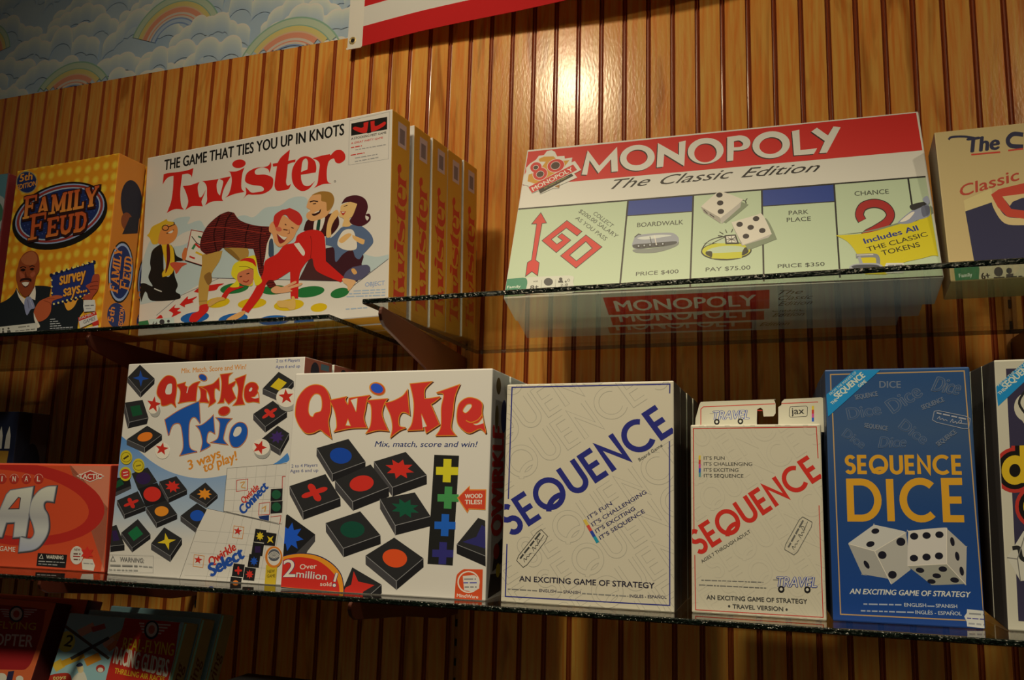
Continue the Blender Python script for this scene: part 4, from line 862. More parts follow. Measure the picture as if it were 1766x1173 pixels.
    for i in range(5): A.K('b9ad92', 5, ring(602, 875, 10 + 9 * i, 12 + 11 * i, a0=200, a1=340))
    A.T('5a4a14', 'NEW', (552, 985), (608, 982), 24, .03); A.T('5a4a14', 'GAME', (548, 1022), (612, 1018), 24, .03)
    A.part('warning_label').view(170, 770, 4.889); A.K('8d8672', 2, "92,905 462,915 458,1060 84,1050", True); A.T('6a6456', 'WARNING:', (176, 962), (380, 974), 36, .02); A.K('6a6456', 4, "120,918 138,960 100,958", True); greek(A, '7a7362', (95, 1005), (330, 1012), 22, 2); greek(A, '8d8672', (340, 1008), (455, 1018), 14, 3); greek(A, '8d8672', (88, 1038), (330, 1046), 14, 4)
    A.part('title_lettering', 'red and blue playful lettering', True).view(180, 600, 6.517); A.off += 1e-4
    def ql(c, o=None):
        for p in ("818,415c 912,388c 908,420 940,440 955,440 1005,400 1080,375c 1050,420 1035,520 1030,592c 930,600 830,620c 850,590 860,480", "1065,435c 1178,428c 1150,480 1150,560 1182,615c 1110,606 1058,612c 1085,560 1085,480",
                  "1098,440c 1168,420 1228,400 1288,342c 1293,420 1293,472c 1258,450 1238,470 1238,560 1248,600 1178,650c 1188,560 1158,480", "1308,300c 1428,285c 1398,320 1393,395 1400,410 1478,372c 1458,420 1438,440 1438,470 1478,560c 1398,625c 1368,590 1348,560 1343,610c 1283,615c 1308,560 1323,400", "1473,350c 1588,305c 1568,400 1548,540 1573,630c 1453,640c 1493,580 1508,450"):
            if o: A.K(o[0], o[1], smooth(p), True)
            A.S(c, p)
        for p, h in (("600,480 625,400 690,325 750,315 800,350 815,430 808,520 795,600 808,665c 760,620 700,640 650,640 640,580 605,530", "690,475 715,410 760,400 765,450 755,510 715,520 695,510"), ("1573,500 1588,430 1638,390 1698,395 1728,440 1718,480 1733,520 1738,610c 1678,600 1608,605 1578,560", "1623,480 1648,440 1663,455 1648,485")):
            if o: A.K(o[0], o[1], smooth(p), True)
            A.S(c, p, h)
    ql(RED, (OR, 16)); A.S(W_, '1728,505c 1690,548 1650,552c 1690,566 1734,556c'); A.K(OR, 8, '1728,502 1690,546 1650,552'); A.K(W_, 10, "945,440 930,505"); A.O(OR, 1110, 332, 55, 40, 30); A.O('1d3f7c', 1110, 332, 46, 32, 30)
    for c, p, h in ((BLU, "685,802c 860,690 1065,598c 1078,842c 1020,772 970,800 950,900 960,1110 1045,1160c 960,1175 855,1200c 890,1110 880,950 850,845 770,860 725,978c", None), (BLU, "1040,872c 1100,860 1180,800 1225,755c 1240,955c 1190,930 1160,960 1150,1050 1188,1092 1085,1150c 1105,1050 1080,930", None), (BLU, "1263,782c 1428,792c 1378,850 1348,950 1338,1020 1380,1078c 1210,1055c 1278,1010 1298,900 1298,830", None), (BLU, "1408,980 1438,890 1508,835 1578,850 1608,920 1588,1020 1518,1100 1448,1104 1413,1050", "1448,960 1478,890 1528,878 1543,920 1518,970 1468,992")):
        A.K('a8602a', 16, smooth(p), True); (A.S(c, p, h) if h else A.S(c, p))
    A.O('a8602a', 1348, 706, 72, 54, -20); A.O(RED, 1348, 704, 62, 45, -20)
    A.part('slogan_lettering', 'orange lettering', True).view(0, 0, 1); A.T('b87224', 'Mix. Match. Score and Win!', (313.5, 643.5), (424, 636.5), 8.2, .02); A.part('subtitle_lettering', 'orange slanting lettering', True); A.T('b87224', '3 ways', (326, 809), (381, 787), 15, .05); A.T('b87224', 'to play!', (352, 813.5), (409, 792), 15, .05)
    A.part('players_lettering', None, True); A.T('2a3c6c', '2 to 4 Players', (476, 625), (516.5, 623.5), 5, .01); A.T('2a3c6c', 'Ages 6 and up', (475, 635), (517, 633.5), 5, .01)
    A.done(); P = Plain(t, dims(k), 'right'); P.part('side_picture', 'dark pictures on the side'); H = dims(k)[1]
    P.O('1c1a1c', .022, H - .016, .009, .012); P.O('4a1c14', .045, H - .03, .008, .014); P.L('3a4a48', [(.034, H - .012), (.052, H - .012), (.052, H - .004), (.034, H - .004)]); P.done(); return t
def big_tiles():
    k = 'qwirkle'; W_ = 'bdb196'; t = game_box('board_game_box', 'white game box with big black wooden tiles below a bouncing red title', FIT[k], DEP[k], QUADS[k], {'front': W_, 'right': 'a39a84', 'left': W_, 'top': W_, 'bottom': W_, 'back': W_}, 'tile game boxes')
    A = Art(t, dims(k), QUADS[k]); RED, OR, SH = 'b42c22', 'c07820', '4a2418'
    def tl(*a): tile(A, *a)
    A.part('tile_picture', 'black tiles with coloured shapes').view(480, 620, 4.886)
    for p in ("340,830 470,1050 760,950 740,880", "100,1140 180,1330 640,1230 500,1000"): pass
    tl("330,745 600,672 743,866 460,966", (-3, 68), 'circle', '163a7c'); tl("812,866 1082,788 1257,985 966,1086", (0, 78), 'burst', 'b4281c'); tl("480,1022 785,890 935,1085 628,1203", (3, 78), 'circle', 'b4281c')
    A.view(460, 840, 5.33); tl("208,-10 545,-118 680,105 330,228", (2, 76), 'clover', 'b4281c'); tl("540,335 862,230 1046,452 700,572", (2, 82), 'circle', '143e2a')
    A.L('1c1a18', "130,300 185,250 442,440 360,610 300,640 118,655"); A.L('3c3833', "442,440 440,505 352,612 262,612"); A.loops('1c48a0', [[(205 + (130 if i % 2 == 0 else 70) * math.cos(i * math.pi / 8 + .2), 460 + (135 if i % 2 == 0 else 75) * math.sin(i * math.pi / 8 + .2)) for i in range(16)]])
    tl("782,748 1052,910 900,1040 690,960", (0, 80), None, None); A.L('b4281c', "795,785 835,880 985,915 880,975 870,1020 740,1010 700,968 720,935 770,910")
    A.view(680, 840, 5.1); tl("-122,112 186,58 322,270 10,348", (0, 86), 'burst', '15492e'); tl("-255,612 0,455 256,640 15,840", (0, 78), 'circle', 'c4441a')
    A.L('262420', "738,288 800,312 800,625 548,520"); A.L('1c1a18', "548,520 800,625 800,715 548,600"); A.K('7a7468', 5, "548,520 800,625"); A.L('2a2750', "600,498 720,455 770,350 800,370 800,560 745,540")
    A.part('tile_strip_picture', 'dark strip of coloured crosses').view(0, 0, 1); A.L('1d1c17', "750.6,787 793,789 780.3,978.2 737,975")
    for c, x, y, r in (('b8a81e', 772.3, 814.5, 20), ('3c7a3c', 773.5, 861, 19), ('1d5090', 767.8, 908.5, 19), ('2c2858', 763.5, 957, 19)):
        A.K(c, r * .68, [(x + 1, y - r), (x - 1, y + r)]); A.K(c, r * .68, [(x - r * .95, y), (x + r * .95, y + 1)])
    A.part('wood_tiles_arrow', 'red arrow').view(680, 840, 5.1); A.L('c47a2c', "556,110 668,2 668,36 812,38 804,220 662,212 645,246"); A.L('b43a20', "566,110 660,16 662,46 806,46 799,212 655,204 645,232"); A.T('c8bda0', 'WOOD', (626, 114), (776, 112), 36, .06); A.T('c8bda0', 'TILES!', (624, 166), (770, 168), 38, .06)
    A.part('maker_logo', 'orange maker logo'); A.S('b8421c', "540,820 570,765 610,738c 775,742c 764,1062c 522,1046c"); A.R('c8bda0', 650, 852, 86, 98); A.L('bdb196', "600,800 700,790 745,830 742,910 690,940 610,925"); greek(A, '6a665c', (610, 835), (715, 835), 20, 2); greek(A, '5a5680', (605, 868), (730, 868), 22, 3); greek(A, '6a665c', (615, 905), (720, 905), 20, 4); A.T('c8bda0', 'MindWare', (546, 984), (732, 1000), 30, .03)
    A.part('sales_badge', 'red half circle badge').view(460, 840, 5.33)
    for c, p in (('1d1c3a', "104,665c 150,632 300,610 460,632 590,702 675,800 702,900 706,985c 92,930c"), ('c87a1c', "106,672c 155,640 300,618 455,640 585,710 668,804 694,900 698,980c 94,925c"), ('b4281c', "108,700c 170,665 300,650 440,675 540,735 620,820 655,905 662,975c 96,922c")): A.S(c, p)
    for c, b in (('1d2c58', .06), ('c8bda0', .015)): A.T(c, '2', (140, 832), (250, 832), 158, b); A.T(c, 'million', (260, 836), (542, 864), 66, b * .9 + .005); A.K(c, 30 if b > .05 else 20, "640,800 615,880"); A.O(c, 614, 914, 20 if b > .05 else 15)
    A.T('c8bda0', 'Over', (296, 764), (452, 756), 46, .02); A.T('c8bda0', 'sold', (482, 918), (586, 922), 36, .02)
    A.part('title_lettering', 'red bouncing lettering edged in orange', True); A.off += 2e-5; A.view(480, 620, 4.886)
    X = 977; sh = lambda s: ' '.join('%g,%g%s' % (p[0] + X, p[1], 'c' if f else '') for p, f in zip(*nums(s)))
    L_ = [("155,430 175,330 240,245 320,212 400,235 445,320 450,430 430,520 440,600 450,658c 400,620 360,590 300,615 240,615 190,560 160,490", "265,420 280,340 320,290 365,300 380,360 370,430 320,450 300,480 275,465"), ("448,345c 585,318c 575,345 600,385 612,330c 790,308c 760,340 745,420 730,500 755,578c 620,580 485,606c 505,560 490,440", None),
          ("752,352c 930,340c 900,390 885,480 935,607c 850,600 755,622c 790,560 800,450 790,380", None), ("912,375c 980,360 1060,320 1100,272c 1115,472c 1085,455 1050,455 1025,500 1030,570 1085,585c 1030,605 960,657c 975,580 960,480", None),
          (sh("150,218c 325,203c 270,260 265,325 280,345 400,330c 350,370 320,390 330,420 388,560c 280,628c 270,590 245,480 250,602c 128,606c 165,540 180,380"), None), (sh("368,296c 558,233c 520,330 500,480 485,590 522,652c 365,652c 405,580 410,420 430,310"), None), (sh("540,470 560,390 620,345 690,350 745,390 745,480 778,642c 730,600 640,635 580,600 545,550"), sh("590,440 620,400 655,395 660,420 620,465 595,462"))]
    for p, h in L_: A.K(SH, 14, [(x + 7, y + 9) for x, y in smooth(p)], True)
    for p, h in L_: A.K(OR, 13, smooth(p), True)
    for p, h in L_: A.S(RED, p, h) if h else A.S(RED, p)
    A.K(OR, 6, smooth(L_[0][1]), True); A.K(OR, 5, smooth(L_[6][1]), True); A.S(W_, "622,345c 668,448c 682,328c"); A.S(W_, "598,505c 578,558c 620,562c"); A.K(OR, 5, "622,345 668,448 682,328"); A.K(OR, 5, "598,505 578,558 620,562", True)
    A.K(OR, 8, sh("612,530 655,548 715,525 750,478"), curve=True); A.S(W_, sh("756,505c 715,552 672,560c 700,572 758,556c")); A.K(OR, 6, sh("756,505 715,552 672,560"), curve=True)
    A.S(W_, sh("240,470c 250,585c 285,575c")); A.K(OR, 5, sh("240,470 285,575"))
    A.O(OR, 850, 254, 72, 54, 25); A.O('a8401e', 852, 256, 64, 47, 25); A.O('2446a0', 846, 250, 54, 38, 25); A.S(W_, sh("765,525c 700,545 640,545 655,560 740,545c 765,570c")) if 0 else None
    A.part('slogan_lettering', 'navy lettering', True).view(0, 0, 1); A.T('1e2a52', 'Mix, match, score and win!', (648, 771.5), (824.5, 774.5), 9.4, .015, shear=.2); A.part('players_lettering', None, True); A.T('3c4466', '2 to 4 Players', (503, 806), (548.5, 804.5), 5.4, .01); A.T('3c4466', 'Ages 6 and up', (500.5, 814.5), (549.5, 813.5), 5.4, .01)
    A.done(); P = Plain(t, dims(k), 'right'); W, H, D = dims(k); P.part('side_title_lettering', 'red title running up the side'); P.T('a82a20', 'QWIRKLE', (D * .80, .072), (D * .72, .196), D * .62, .05); P.part('side_picture')
    P.O('4a3a1c', D * .35, H - .018, .008, .010); P.O('1c2c50', D * .7, H - .052, .010, .020); P.O('6a5a30', D * .3, H - .055, .006, .014); P.L('262420', [(D * .3, .03), (D * .85, .038), (D * .8, .066), (D * .4, .058)]); P.L('262420', [(D * .1, 0.002), (D * .8, .006), (D * .8, .026), (D * .2, .028)]); P.O('8a2a1c', D * .5, .052, .010, .009); P.O('a8901e', D * .62, .03, .007, .008); P.done(); return t
def words_game():
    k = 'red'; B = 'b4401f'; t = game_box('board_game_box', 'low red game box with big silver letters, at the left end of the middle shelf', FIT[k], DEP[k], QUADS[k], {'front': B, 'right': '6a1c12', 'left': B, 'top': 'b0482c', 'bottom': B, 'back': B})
    A = Art(t, dims(k), QUADS[k]).view(0, 690, 3.664); A.part('swirl_picture', 'red oval swirl'); A.L('b86a48', "420,395 700,398 668,1085 640,1085 690,700"); A.O('a0241a', 95, 655, 562, 262, 6, n=48); A.O('b4401f', 40, 650, 522, 205, 8, n=48); A.L('a83622', "-560,1050 660,1075 660,1090 -560,1070")
    A.part('title_lettering', 'large silver letters', True); A.off += 3e-5
    a = "-62,872c 38,600c 60,575c 200,552c 168,862c 96,867c 101,772c 42,776c 20,866c"; s = "345,548c 332,642c 290,638 272,655 275,690 300,735 308,820 280,890 230,940 135,956c 140,870c 200,882 226,845 215,790 190,720 200,640 240,580 290,552"
    for p in (a, s): A.K('3e3a36', 22, [(x + 3, y + 3) for x, y in smooth(p)], True); A.K('7d7a74', 10, smooth(p), True)
    A.S('silver', a); A.L(B, "55,692 112,618 126,622 120,690"); A.K('3e3a36', 6, "55,692 112,618 126,622 120,690", True); A.S('silver', s)
    for c, b in (('3e3a36', .05), ('silver', .015)): A.T(c, 'ALI', (-420, 868), (-85, 868), 290, b)
    A.part('small_lettering', 'white lettering on round spots', True); A.off += 3e-5
    for i, ch in enumerate('ORIGINAL'): x = 235 - 78 * (7 - i); A.O('9a2a1c', x, 498, 31, 34); A.K('c87a5c', 4, ring(x, 498, 27, 30, a0=190, a1=350)); A.T('d0bca0', ch, (x - (10 if ch != 'I' else 2), 515), (x + (10 if ch != 'I' else 3), 515), 34, .03)
    A.T('d0bca0', 'GAME', (12, 954), (110, 960), 30, .01)
    A.part('maker_logo', 'red and white diamond logo'); A.L('c8b498', "472,480 560,443 650,482 560,520"); A.L('a02a1c', "482,480 560,449 640,482 560,514"); A.T('d0bca0', 'TACTIC', (490, 497), (632, 498), 30, .05)
    A.part('warning_label', 'black warning label'); A.L('191816', "252,966 433,976 426,1056 246,1044"); A.T('c0b498', 'WARNING', (305, 1000), (410, 1004), 22, .03); A.K('c0b498', 3, "275,975 285,1000 262,998", True); greek(A, '8a8474', (258, 1020), (420, 1027), 10, 2); greek(A, '8a8474', (258, 1036), (380, 1043), 10, 3)
    A.part('price_stickers', 'white round and square stickers'); A.O('b8ac90', 492, 978, 40, 56); A.T('4a1c16', 'NEW', (476, 950), (512, 952), 14, .03); greek(A, '4a1c16', (472, 975), (515, 976), 14, 3); greek(A, '8a2018', (470, 990), (515, 992), 14, 5); greek(A, '4a1c16', (474, 1008), (512, 1010), 12, 7); A.star('b42a1c', 556, 965, 44, 6, .55); A.L('b8ac90', "535,998 590,1002 606,1040 598,1072 530,1064 524,1020"); greek(A, '6a665c', (535, 1030), (595, 1034), 9, 2); A.done()
    k = 'navy'; t = game_box('board_game_box', 'dark navy game box standing behind the low red game box', FIT[k], DEP[k], None, {'front': '1a1e2c', 'right': '1a1a20', 'left': '1a1e2c', 'top': '3a3028', 'back': '1a1e2c'})
    W, H, D = dims(k); P = Plain(t, dims(k), 'front'); P.part('front_picture'); P.L('6a6455', [(.0, .0), (W * .92, 0), (W * .95, .11), (0, .11)]); P.L('8a6420', [(.0, .135), (W * .94, .132), (W * .95, .172), (0, .175)]); P.S('22305a', [(W * .55, .03), (W * .8, .02), (W * .85, .08), (W * .7, .1), (W * .6, .06)])
    for i in range(8): x = W * .93 - i * .018; P.L('b0a890', [(x - .006, .176), (x + .006, .176), (x + .005, .198), (x, .214), (x - .005, .198)])
    P.done(); P = Plain(t, dims(k), 'right'); P.part('side_lettering', 'gold letters running down the side'); P.L('42362e', [(D * .42, H - .002), (D * .97, H - .002), (D * .97, .002), (D * .5, .002)]); P.O('15141a', D * .52, H * .38, D * .4, H * .4); P.T('6a5430', 'ONS', (D * .62, H * .20), (D * .62, H * .62), D * .30, .04); P.done()
A_ = trio(); B_ = big_tiles(); words_game()
copy_thing(A_, 'tile game box directly behind the one with tall blue lettering', .064, keep=['side_'])
copy_thing(B_, 'tile game box added directly behind the one with the bouncing red title', .064, keep=['side_'])  # boxes added behind to keep lamp light off the wall below
copy_thing(B_, 'tile game box added nearest the wall, last of the stack behind the bouncing red title', .128, keep=['side_'])
# ------------------------------------------------------------------ board and dice games in a row on the middle shelf
NODE_INK['bluefade'] = ramp_ink([(0, '16386a'), (.45, '1f3a5c'), (.75, '32465a'), (1, '24415f')], 2, 0, .2515)
def signature(A, c, q, w=3):
    q = nums(q)[0]; A.K(c, w, [tuple(q[i][k] * .88 + q[j][k] * .12 for k in (0, 1)) for i, j in ((0, 1), (1, 0), (1, 2), (2, 1), (2, 3), (3, 2), (3, 0), (0, 3))], True)
    def b(u, v): return tuple((1 - u) * (1 - v) * q[0][k] + u * (1 - v) * q[1][k] + u * v * q[2][k] + (1 - u) * v * q[3][k] for k in (0, 1))
    d = math.hypot(q[1][0] - q[0][0], q[1][1] - q[0][1]); greek(A, c, b(.08, .30), b(.92, .30), d * .07, 3)
    A.K(c, w, [b(*p) for p in ((.12, .72), (.17, .48), (.2, .7), (.26, .58), (.3, .7), (.35, .62), (.4, .7))], curve=True); A.K(c, w, [b(*p) for p in ((.48, .76), (.53, .46), (.56, .74), (.62, .58), (.66, .72), (.72, .48), (.76, .36), (.78, .56), (.7, .66), (.84, .62), (.95, .58))], curve=True)
def travel_logo(A, a, b, h, k):
    for c, bo in (('2a3a78', .07), ('b4a98a', 0)): A.T(c, 'TRAVEL', a, b, h, bo, shear=.25)
    for f in (.1, .76): x = a[0] + (b[0] - a[0]) * f; y = a[1] + (b[1] - a[1]) * f + h * .25; A.O('1c1a18', x, y, h * .32, h * .34); A.O('b4a98a', x, y, h * .15, h * .16)
    for i in range(2): A.K('6a665c', h * .04, [(a[0] - h * (.1 + .3 * i), a[1] - h * (.9 - .2 * i)), (a[0] + h * .2, a[1] - h * (.9 - .2 * i))])
def sequence():
    k = 'sequence'; B = 'b4a683'; N = '24265c'; t = game_box('board_game_box', 'cream game box with slanting navy title over outlined letters', FIT[k], DEP[k], QUADS[k], {'front': B, 'right': '3e362a', 'left': '6a5640', 'top': 'b8ac8c', 'bottom': B, 'back': B}, 'card and dice strategy game boxes')  # right side darker than the cream card: shade of the gap put into its colour
    A = Art(t, dims(k), QUADS[k]); A.part('outline_pattern', 'faint outlined letters')
    a, b, r = (882, 928), (1166, 745), (-29, -46)
    for col, w in (('988e72', .165), (B, .130)):
        lo = A.off + A.STEP * 3
        for i in range(-7, 7):
            o = (33 * i - (14 if i < 0 else 0), 56.5 * i)
            for s in (-1, 0, 1):
                if i == 0: continue
                c = (o[0] + s * 300, o[1] - s * 193); A.off = lo; A.G(col, 'SEQUENCE', (a[0] + c[0], a[1] + c[1]), (b[0] + c[0], b[1] + c[1]), 54, w, r)
        A.off = lo + 4 * A.STEP
    A.part('border_line', 'navy line'); A.view(0, 0, 1); A.K(N, 2.1, "1156.5,680 1157,664 885,669 877,862"); A.K(N, 2.1, "1155.7,762 1154.5,1045.5 870.5,1031 874,940")
    A.part('title_lettering', 'slanting navy capitals'); A.G(N, 'SEQUENCE', a, b, 54, .172, r)
    A.part('slogan_lettering', 'navy lettering').view(850, 850, 4.888)
    for s, p, q in (("IT'S FUN", (812, 232), (1010, 106)), ("IT'S CHALLENGING", (845, 290), (1302, 8)), ("IT'S EXCITING", (876, 346), (1206, 148)), ("IT'S SEQUENCE", (910, 402), (1286, 170))): A.T('2c2a48', s, p, q, 33, .025)
    for i, c in enumerate(('b89a3c', 'b4402c', '2a3a78', '1f7a80')): x, y = 762 + 28 * i, 238 + 48 * i; A.L(c, [(x, y), (x + 24, y - 12), (x + 52, y + 38), (x + 28, y + 50)])
    A.T('221f28', 'AN EXCITING GAME OF STRATEGY', (220, 755), (1360, 812), 46, .03); greek(A, '6a6454', (120, 828), (375, 842), 16, 1); A.T('3a3640', 'ENGLISH', (388, 844), (530, 851), 24, .02); greek(A, '6a6454', (540, 852), (585, 853), 16, 2); A.T('3a3640', 'SPANISH', (592, 855), (736, 861), 24, .02); greek(A, '7a7462', (750, 862), (1140, 884), 16, 3); A.T('3a3640', 'INGLES - ESPAÑOL', (1150, 887), (1462, 898), 24, .02)
    A.view(860, 640, 5.333); A.T('5a5648', 'Board Game', (1302, 836), (1516, 696), 30, .005)
    A.part('signature_stamp', 'rounded stamp with signature').view(850, 850, 4.888); signature(A, '35342c', "190,570 400,306 470,380 262,646", 4); A.done()
    for i, w in enumerate(('second', 'third', 'last')): copy_thing(t, 'cream game box, %s in the stack behind the slanting navy title' % w, .053 * (i + 1), dx=.001 * i, keep=['none'])
def travel():
    k = 'travel'; B = 'b0a380'; R_ = 'a83426'; t = game_box('board_game_box', 'small cream game box with slanting red title and a hanging tab behind', FIT[k], DEP[k], QUADS[k], {'front': B, 'right': '5a5040', 'left': '5a5040', 'top': 'bcb08e', 'bottom': B, 'back': B}, 'card and dice strategy game boxes')
    A = Art(t, dims(k), QUADS[k]); A.part('outline_pattern', 'very faint outlined letters'); r = (-23, -37)
    for col, w in (('a89c7c', .16), (B, .125)):
        lo = A.off + A.STEP * 3
        for i in (-6, -5, -4, -3, -2, -1, 1, 2, 3, 4):
            for s in (-1, 0, 1):
                c = (27 * i + s * 225, 43 * i - s * 146); A.off = lo; A.G(col, 'SEQUENCE', (1207 + c[0], 958 + c[1]), (1420 + c[0], 820 + c[1]), 43, w, r)
        A.off = lo + 4 * A.STEP
    A.part('border_line', 'red line').view(1170, 670, 5.585); A.K(R_, 9, "1350,662 1336,360 152,398 148,1370"); A.view(1170, 870, 5.1); A.K(R_, 8, "1238,0 1266,990 143,932 140,450")
    A.part('title_lettering', 'slanting red capitals').view(0, 0, 1); A.G('b0281c', 'SEQUENCE', (1205, 959.5), (1420, 820.5), 43, .172, r)
    A.part('slogan_lettering', 'black lettering').view(1170, 670, 5.585); T = '3a372e'
    for s, p, q in (("IT'S FUN", (248, 695), (448, 692)), ("IT'S CHALLENGING", (248, 750), (713, 745)), ("IT'S EXCITING", (248, 808), (580, 805)), ("IT'S SEQUENCE", (248, 863), (628, 861))): A.T(T, s, p, q, 32, .015)
    for i, c in enumerate(('b89a2c', 'a83426', 'a8406a', '2a4a88', '4a7a70')): A.L(c, [(200, 655 + 41 * i), (220, 655 + 41 * i), (218, 696 + 41 * i), (198, 696 + 41 * i)])
    A.view(1170, 870, 5.1); A.T(T, 'AGES 7 THROUGH ADULT', (204, 522), (636, 246), 28, .01); greek(A, '6a6454', (195, 676), (740, 690), 14, 1); greek(A, '6a6454', (175, 718), (765, 740), 14, 2); A.T(T, 'AN EXCITING GAME OF STRATEGY', (240, 838), (1126, 870), 38, .03); A.T(T, 'TRAVEL VERSION', (468, 916), (912, 936), 36, .03); A.O(T, 437, 897, 10); A.O(T, 943, 922, 10)
    A.part('travel_logo', 'car shaped lettering'); travel_logo(A, (862, 722), (1212, 724), 88, 1); A.part('signature_stamp'); signature(A, '5a5648', "918,385 1080,95 1188,155 1024,446", 4); A.done()
    # hanging tab: the back panel stands up above the box, cut by a hook slot
    W, H, D = dims(k); q = seen_quad(t, W, .06, D - .0012, 0, H - .02); h = homography(q, [(0, H + .04), (W, H + .04), (W, H - .02), (0, H - .02)])
    def at(x, y): v = h @ np.array([1170 + x / 5.585, 670 + y / 5.585, 1]); return v[0] / v[2], v[1] / v[2]
    for j, p in enumerate(("200,420 200,160c 215,130c 240,128c 880,106 920,112 936,150c 936,240c 915,268c 820,270c 812,200c 790,185c 758,200c 755,320c 760,420c", "962,420c 962,180c 992,160c 994,130c 1020,104c 1370,86c 1400,95 1412,130c 1414,420c")):
        pr = [at(*v) for v in smooth(p, 4)]; m = MB(); m.prism(pr, 'y', D - .0012, D - .0002); o = m.obj('hanging_tab', [ink(B)], t); o['label'] = 'cream cardboard tab above the small box'
        A = Art(t, (W, .06, D), q); A.view(1170, 670, 5.585)
        A.loc = lambda u, v, off: (u, D - .0012 - off, v + H - .02)
        if j == 0:
            A.part('tab_logo', 'car shaped lettering'); A.K(R_, 8, "216,420 216,200 240,178 880,150 930,148"); travel_logo(A, (335, 302), (680, 294), 84, 1); A.K(R_, 8, "758,212 808,212")
        else:
            A.part('tab_maker_logo', 'boxed maker lettering'); A.K(R_, 8, "992,146 1340,130 1366,160 1376,400"); A.K('2a2822', 5, "1070,200 1078,178 1230,170 1243,180 1240,262 1228,270 1080,278 1068,265", True); A.T('2a2822', 'jax', (1090, 250), (1212, 244), 62, .02)
            for i, c in enumerate(('b89a2c', 'a83426', 'a8406a', '2a4a88')): A.L(c, [(1284, 168 + 38 * i), (1306, 167 + 38 * i), (1306, 205 + 38 * i), (1284, 206 + 38 * i)])
        A.done()
    for i, w in enumerate(('second', 'third', 'last')): copy_thing(t, 'small cream game box, %s in the stack behind the slanting red title' % w, .039 * (i + 1), keep=['none'])
def dice_game():
    k = 'dice'; G = 'b8821f'; t = game_box('board_game_box', 'dark blue game box with gold lettering and two white dice pictured', FIT[k], DEP[k], QUADS[k], {'front': 'bluefade', 'right': '1a1c20', 'left': '2a3038', 'top': '24415f', 'bottom': '16386a', 'back': '16386a'}, 'card and dice strategy game boxes')
    A = Art(t, dims(k), QUADS[k]); A.part('border_line', 'thin gold line'); A.K('a5804a', 2, "1434.5,690 1433.5,645.6 1668,638.5 1692.5,1052"); A.K('a5804a', 2, "1662,1069.5 1448.5,1061.3 1436.5,708")
    A.part('pattern_lettering', 'grey scattered lettering').view(1410, 620, 4.887); g, f = '60666a', '33475c'
    for s, a, b, h, sh, o in (('DICE', (535, 238), (716, 238), 58, 0, 0), ('Dice', (652, 462), (906, 300), 125, 0, 1), ('Dice', (268, 515), (548, 466), 100, 0, 1), ('Dice', (690, 580), (900, 728), 95, 0, 1), ('Dice', (208, 652), (376, 766), 78, 0, 1), ('Dice', (520, 755), (756, 748), 92, .3, 1), ('Dice', (978, 262), (1216, 300), 128, .4, 1), ('SEQUENCE', (328, 342), (520, 308), 40, 0, 0), ('SEQUENCE', (900, 428), (1088, 352), 40, 0, 0), ('SEQUENCE', (400, 580), (598, 608), 38, 0, 0), ('SEQUENCE', (1030, 742), (1190, 624), 40, 0, 0)):
        A.T(g, s, a, b, h, .045 if o else .03, shear=sh)
        if o: A.T(f, s, a, b, h, .008, shear=sh)
    A.part('signature_stamp', 'grey rounded stamp'); signature(A, '8e8b84', "1002,428 1306,490 1288,598 980,526", 5)
    A.part('maker_ribbon', 'bright blue corner ribbon'); A.S('1c74a6', "330,78c 558,70c 92,490c 78,300c"); A.T('a8b0ac', 'FROM THE MAKERS OF', (116, 306), (342, 112), 22, .01); A.T('b8b8a8', 'SEQUENCE', (172, 338), (414, 140), 52, .05); A.T('b8b8a8', 'THE', (128, 388), (174, 350), 26, .03); A.T('b8b8a8', 'GAME', (362, 238), (426, 190), 28, .03)
    A.part('title_lettering', 'gold capitals', True).view(0, 0, 1); A.G(G, 'SEQUENCE', (1459, 820), (1661, 820), 32, .19, (-.9, -32), gap=.16); A.G(G, 'DICE', (1463, 902), (1664.5, 902), 72, .165, (-2, -72.5), gap=.2)
    A.part('dice_picture', 'two white dice with black spots', True).view(1410, 850, 4.343)
    A.S('8f8874', "228,396c 425,448c 545,690c 340,622 325,610"); A.S('aba38c', "228,392c 415,258 430,254 640,298 654,312c 425,450c"); A.S('9b937d', "425,448c 654,310 664,330 692,585c 560,686 545,692c")
    A.K('c4bba2', 5, "230,396 425,449 654,312"); A.K('c4bba2', 5, "425,449 545,690")
    A.S('b2a78f', "668,555c 678,310 690,296 945,270 966,282c 962,540c"); A.S('978e78', "966,276c 1104,405 1112,425 1102,680c 1090,688 962,540c"); A.S('868069', "668,557c 962,541c 1100,686c 870,697 840,690c"); A.K('c4bba2', 5, "670,556 962,540 966,278"); A.K('c4bba2', 5, "962,540 1098,686")
    for x, y, rx, ry, ro in ((432, 300, 30, 20, -8), (394, 397, 32, 21, -14), (364, 550, 16, 34, -32), (482, 478, 32, 29, 0), (622, 378, 34, 31, 0), (556, 623, 32, 29, 0), (722, 336, 31, 26, 0), (815, 330, 31, 25, 0), (911, 323, 31, 25, 0), (718, 499, 31, 25, 0), (812, 490, 31, 26, 0), (905, 481, 31, 26, 0), (1007, 374, 16, 34, -10), (1041, 482, 16, 34, -10), (1072, 592, 16, 34, -10), (762, 588, 32, 19, 8), (932, 578, 32, 20, 4), (886, 628, 32, 18, 6), (846, 670, 31, 17, 6), (1018, 658, 33, 19, 8)): A.O('18171c', x, y, rx, ry, ro, n=18)
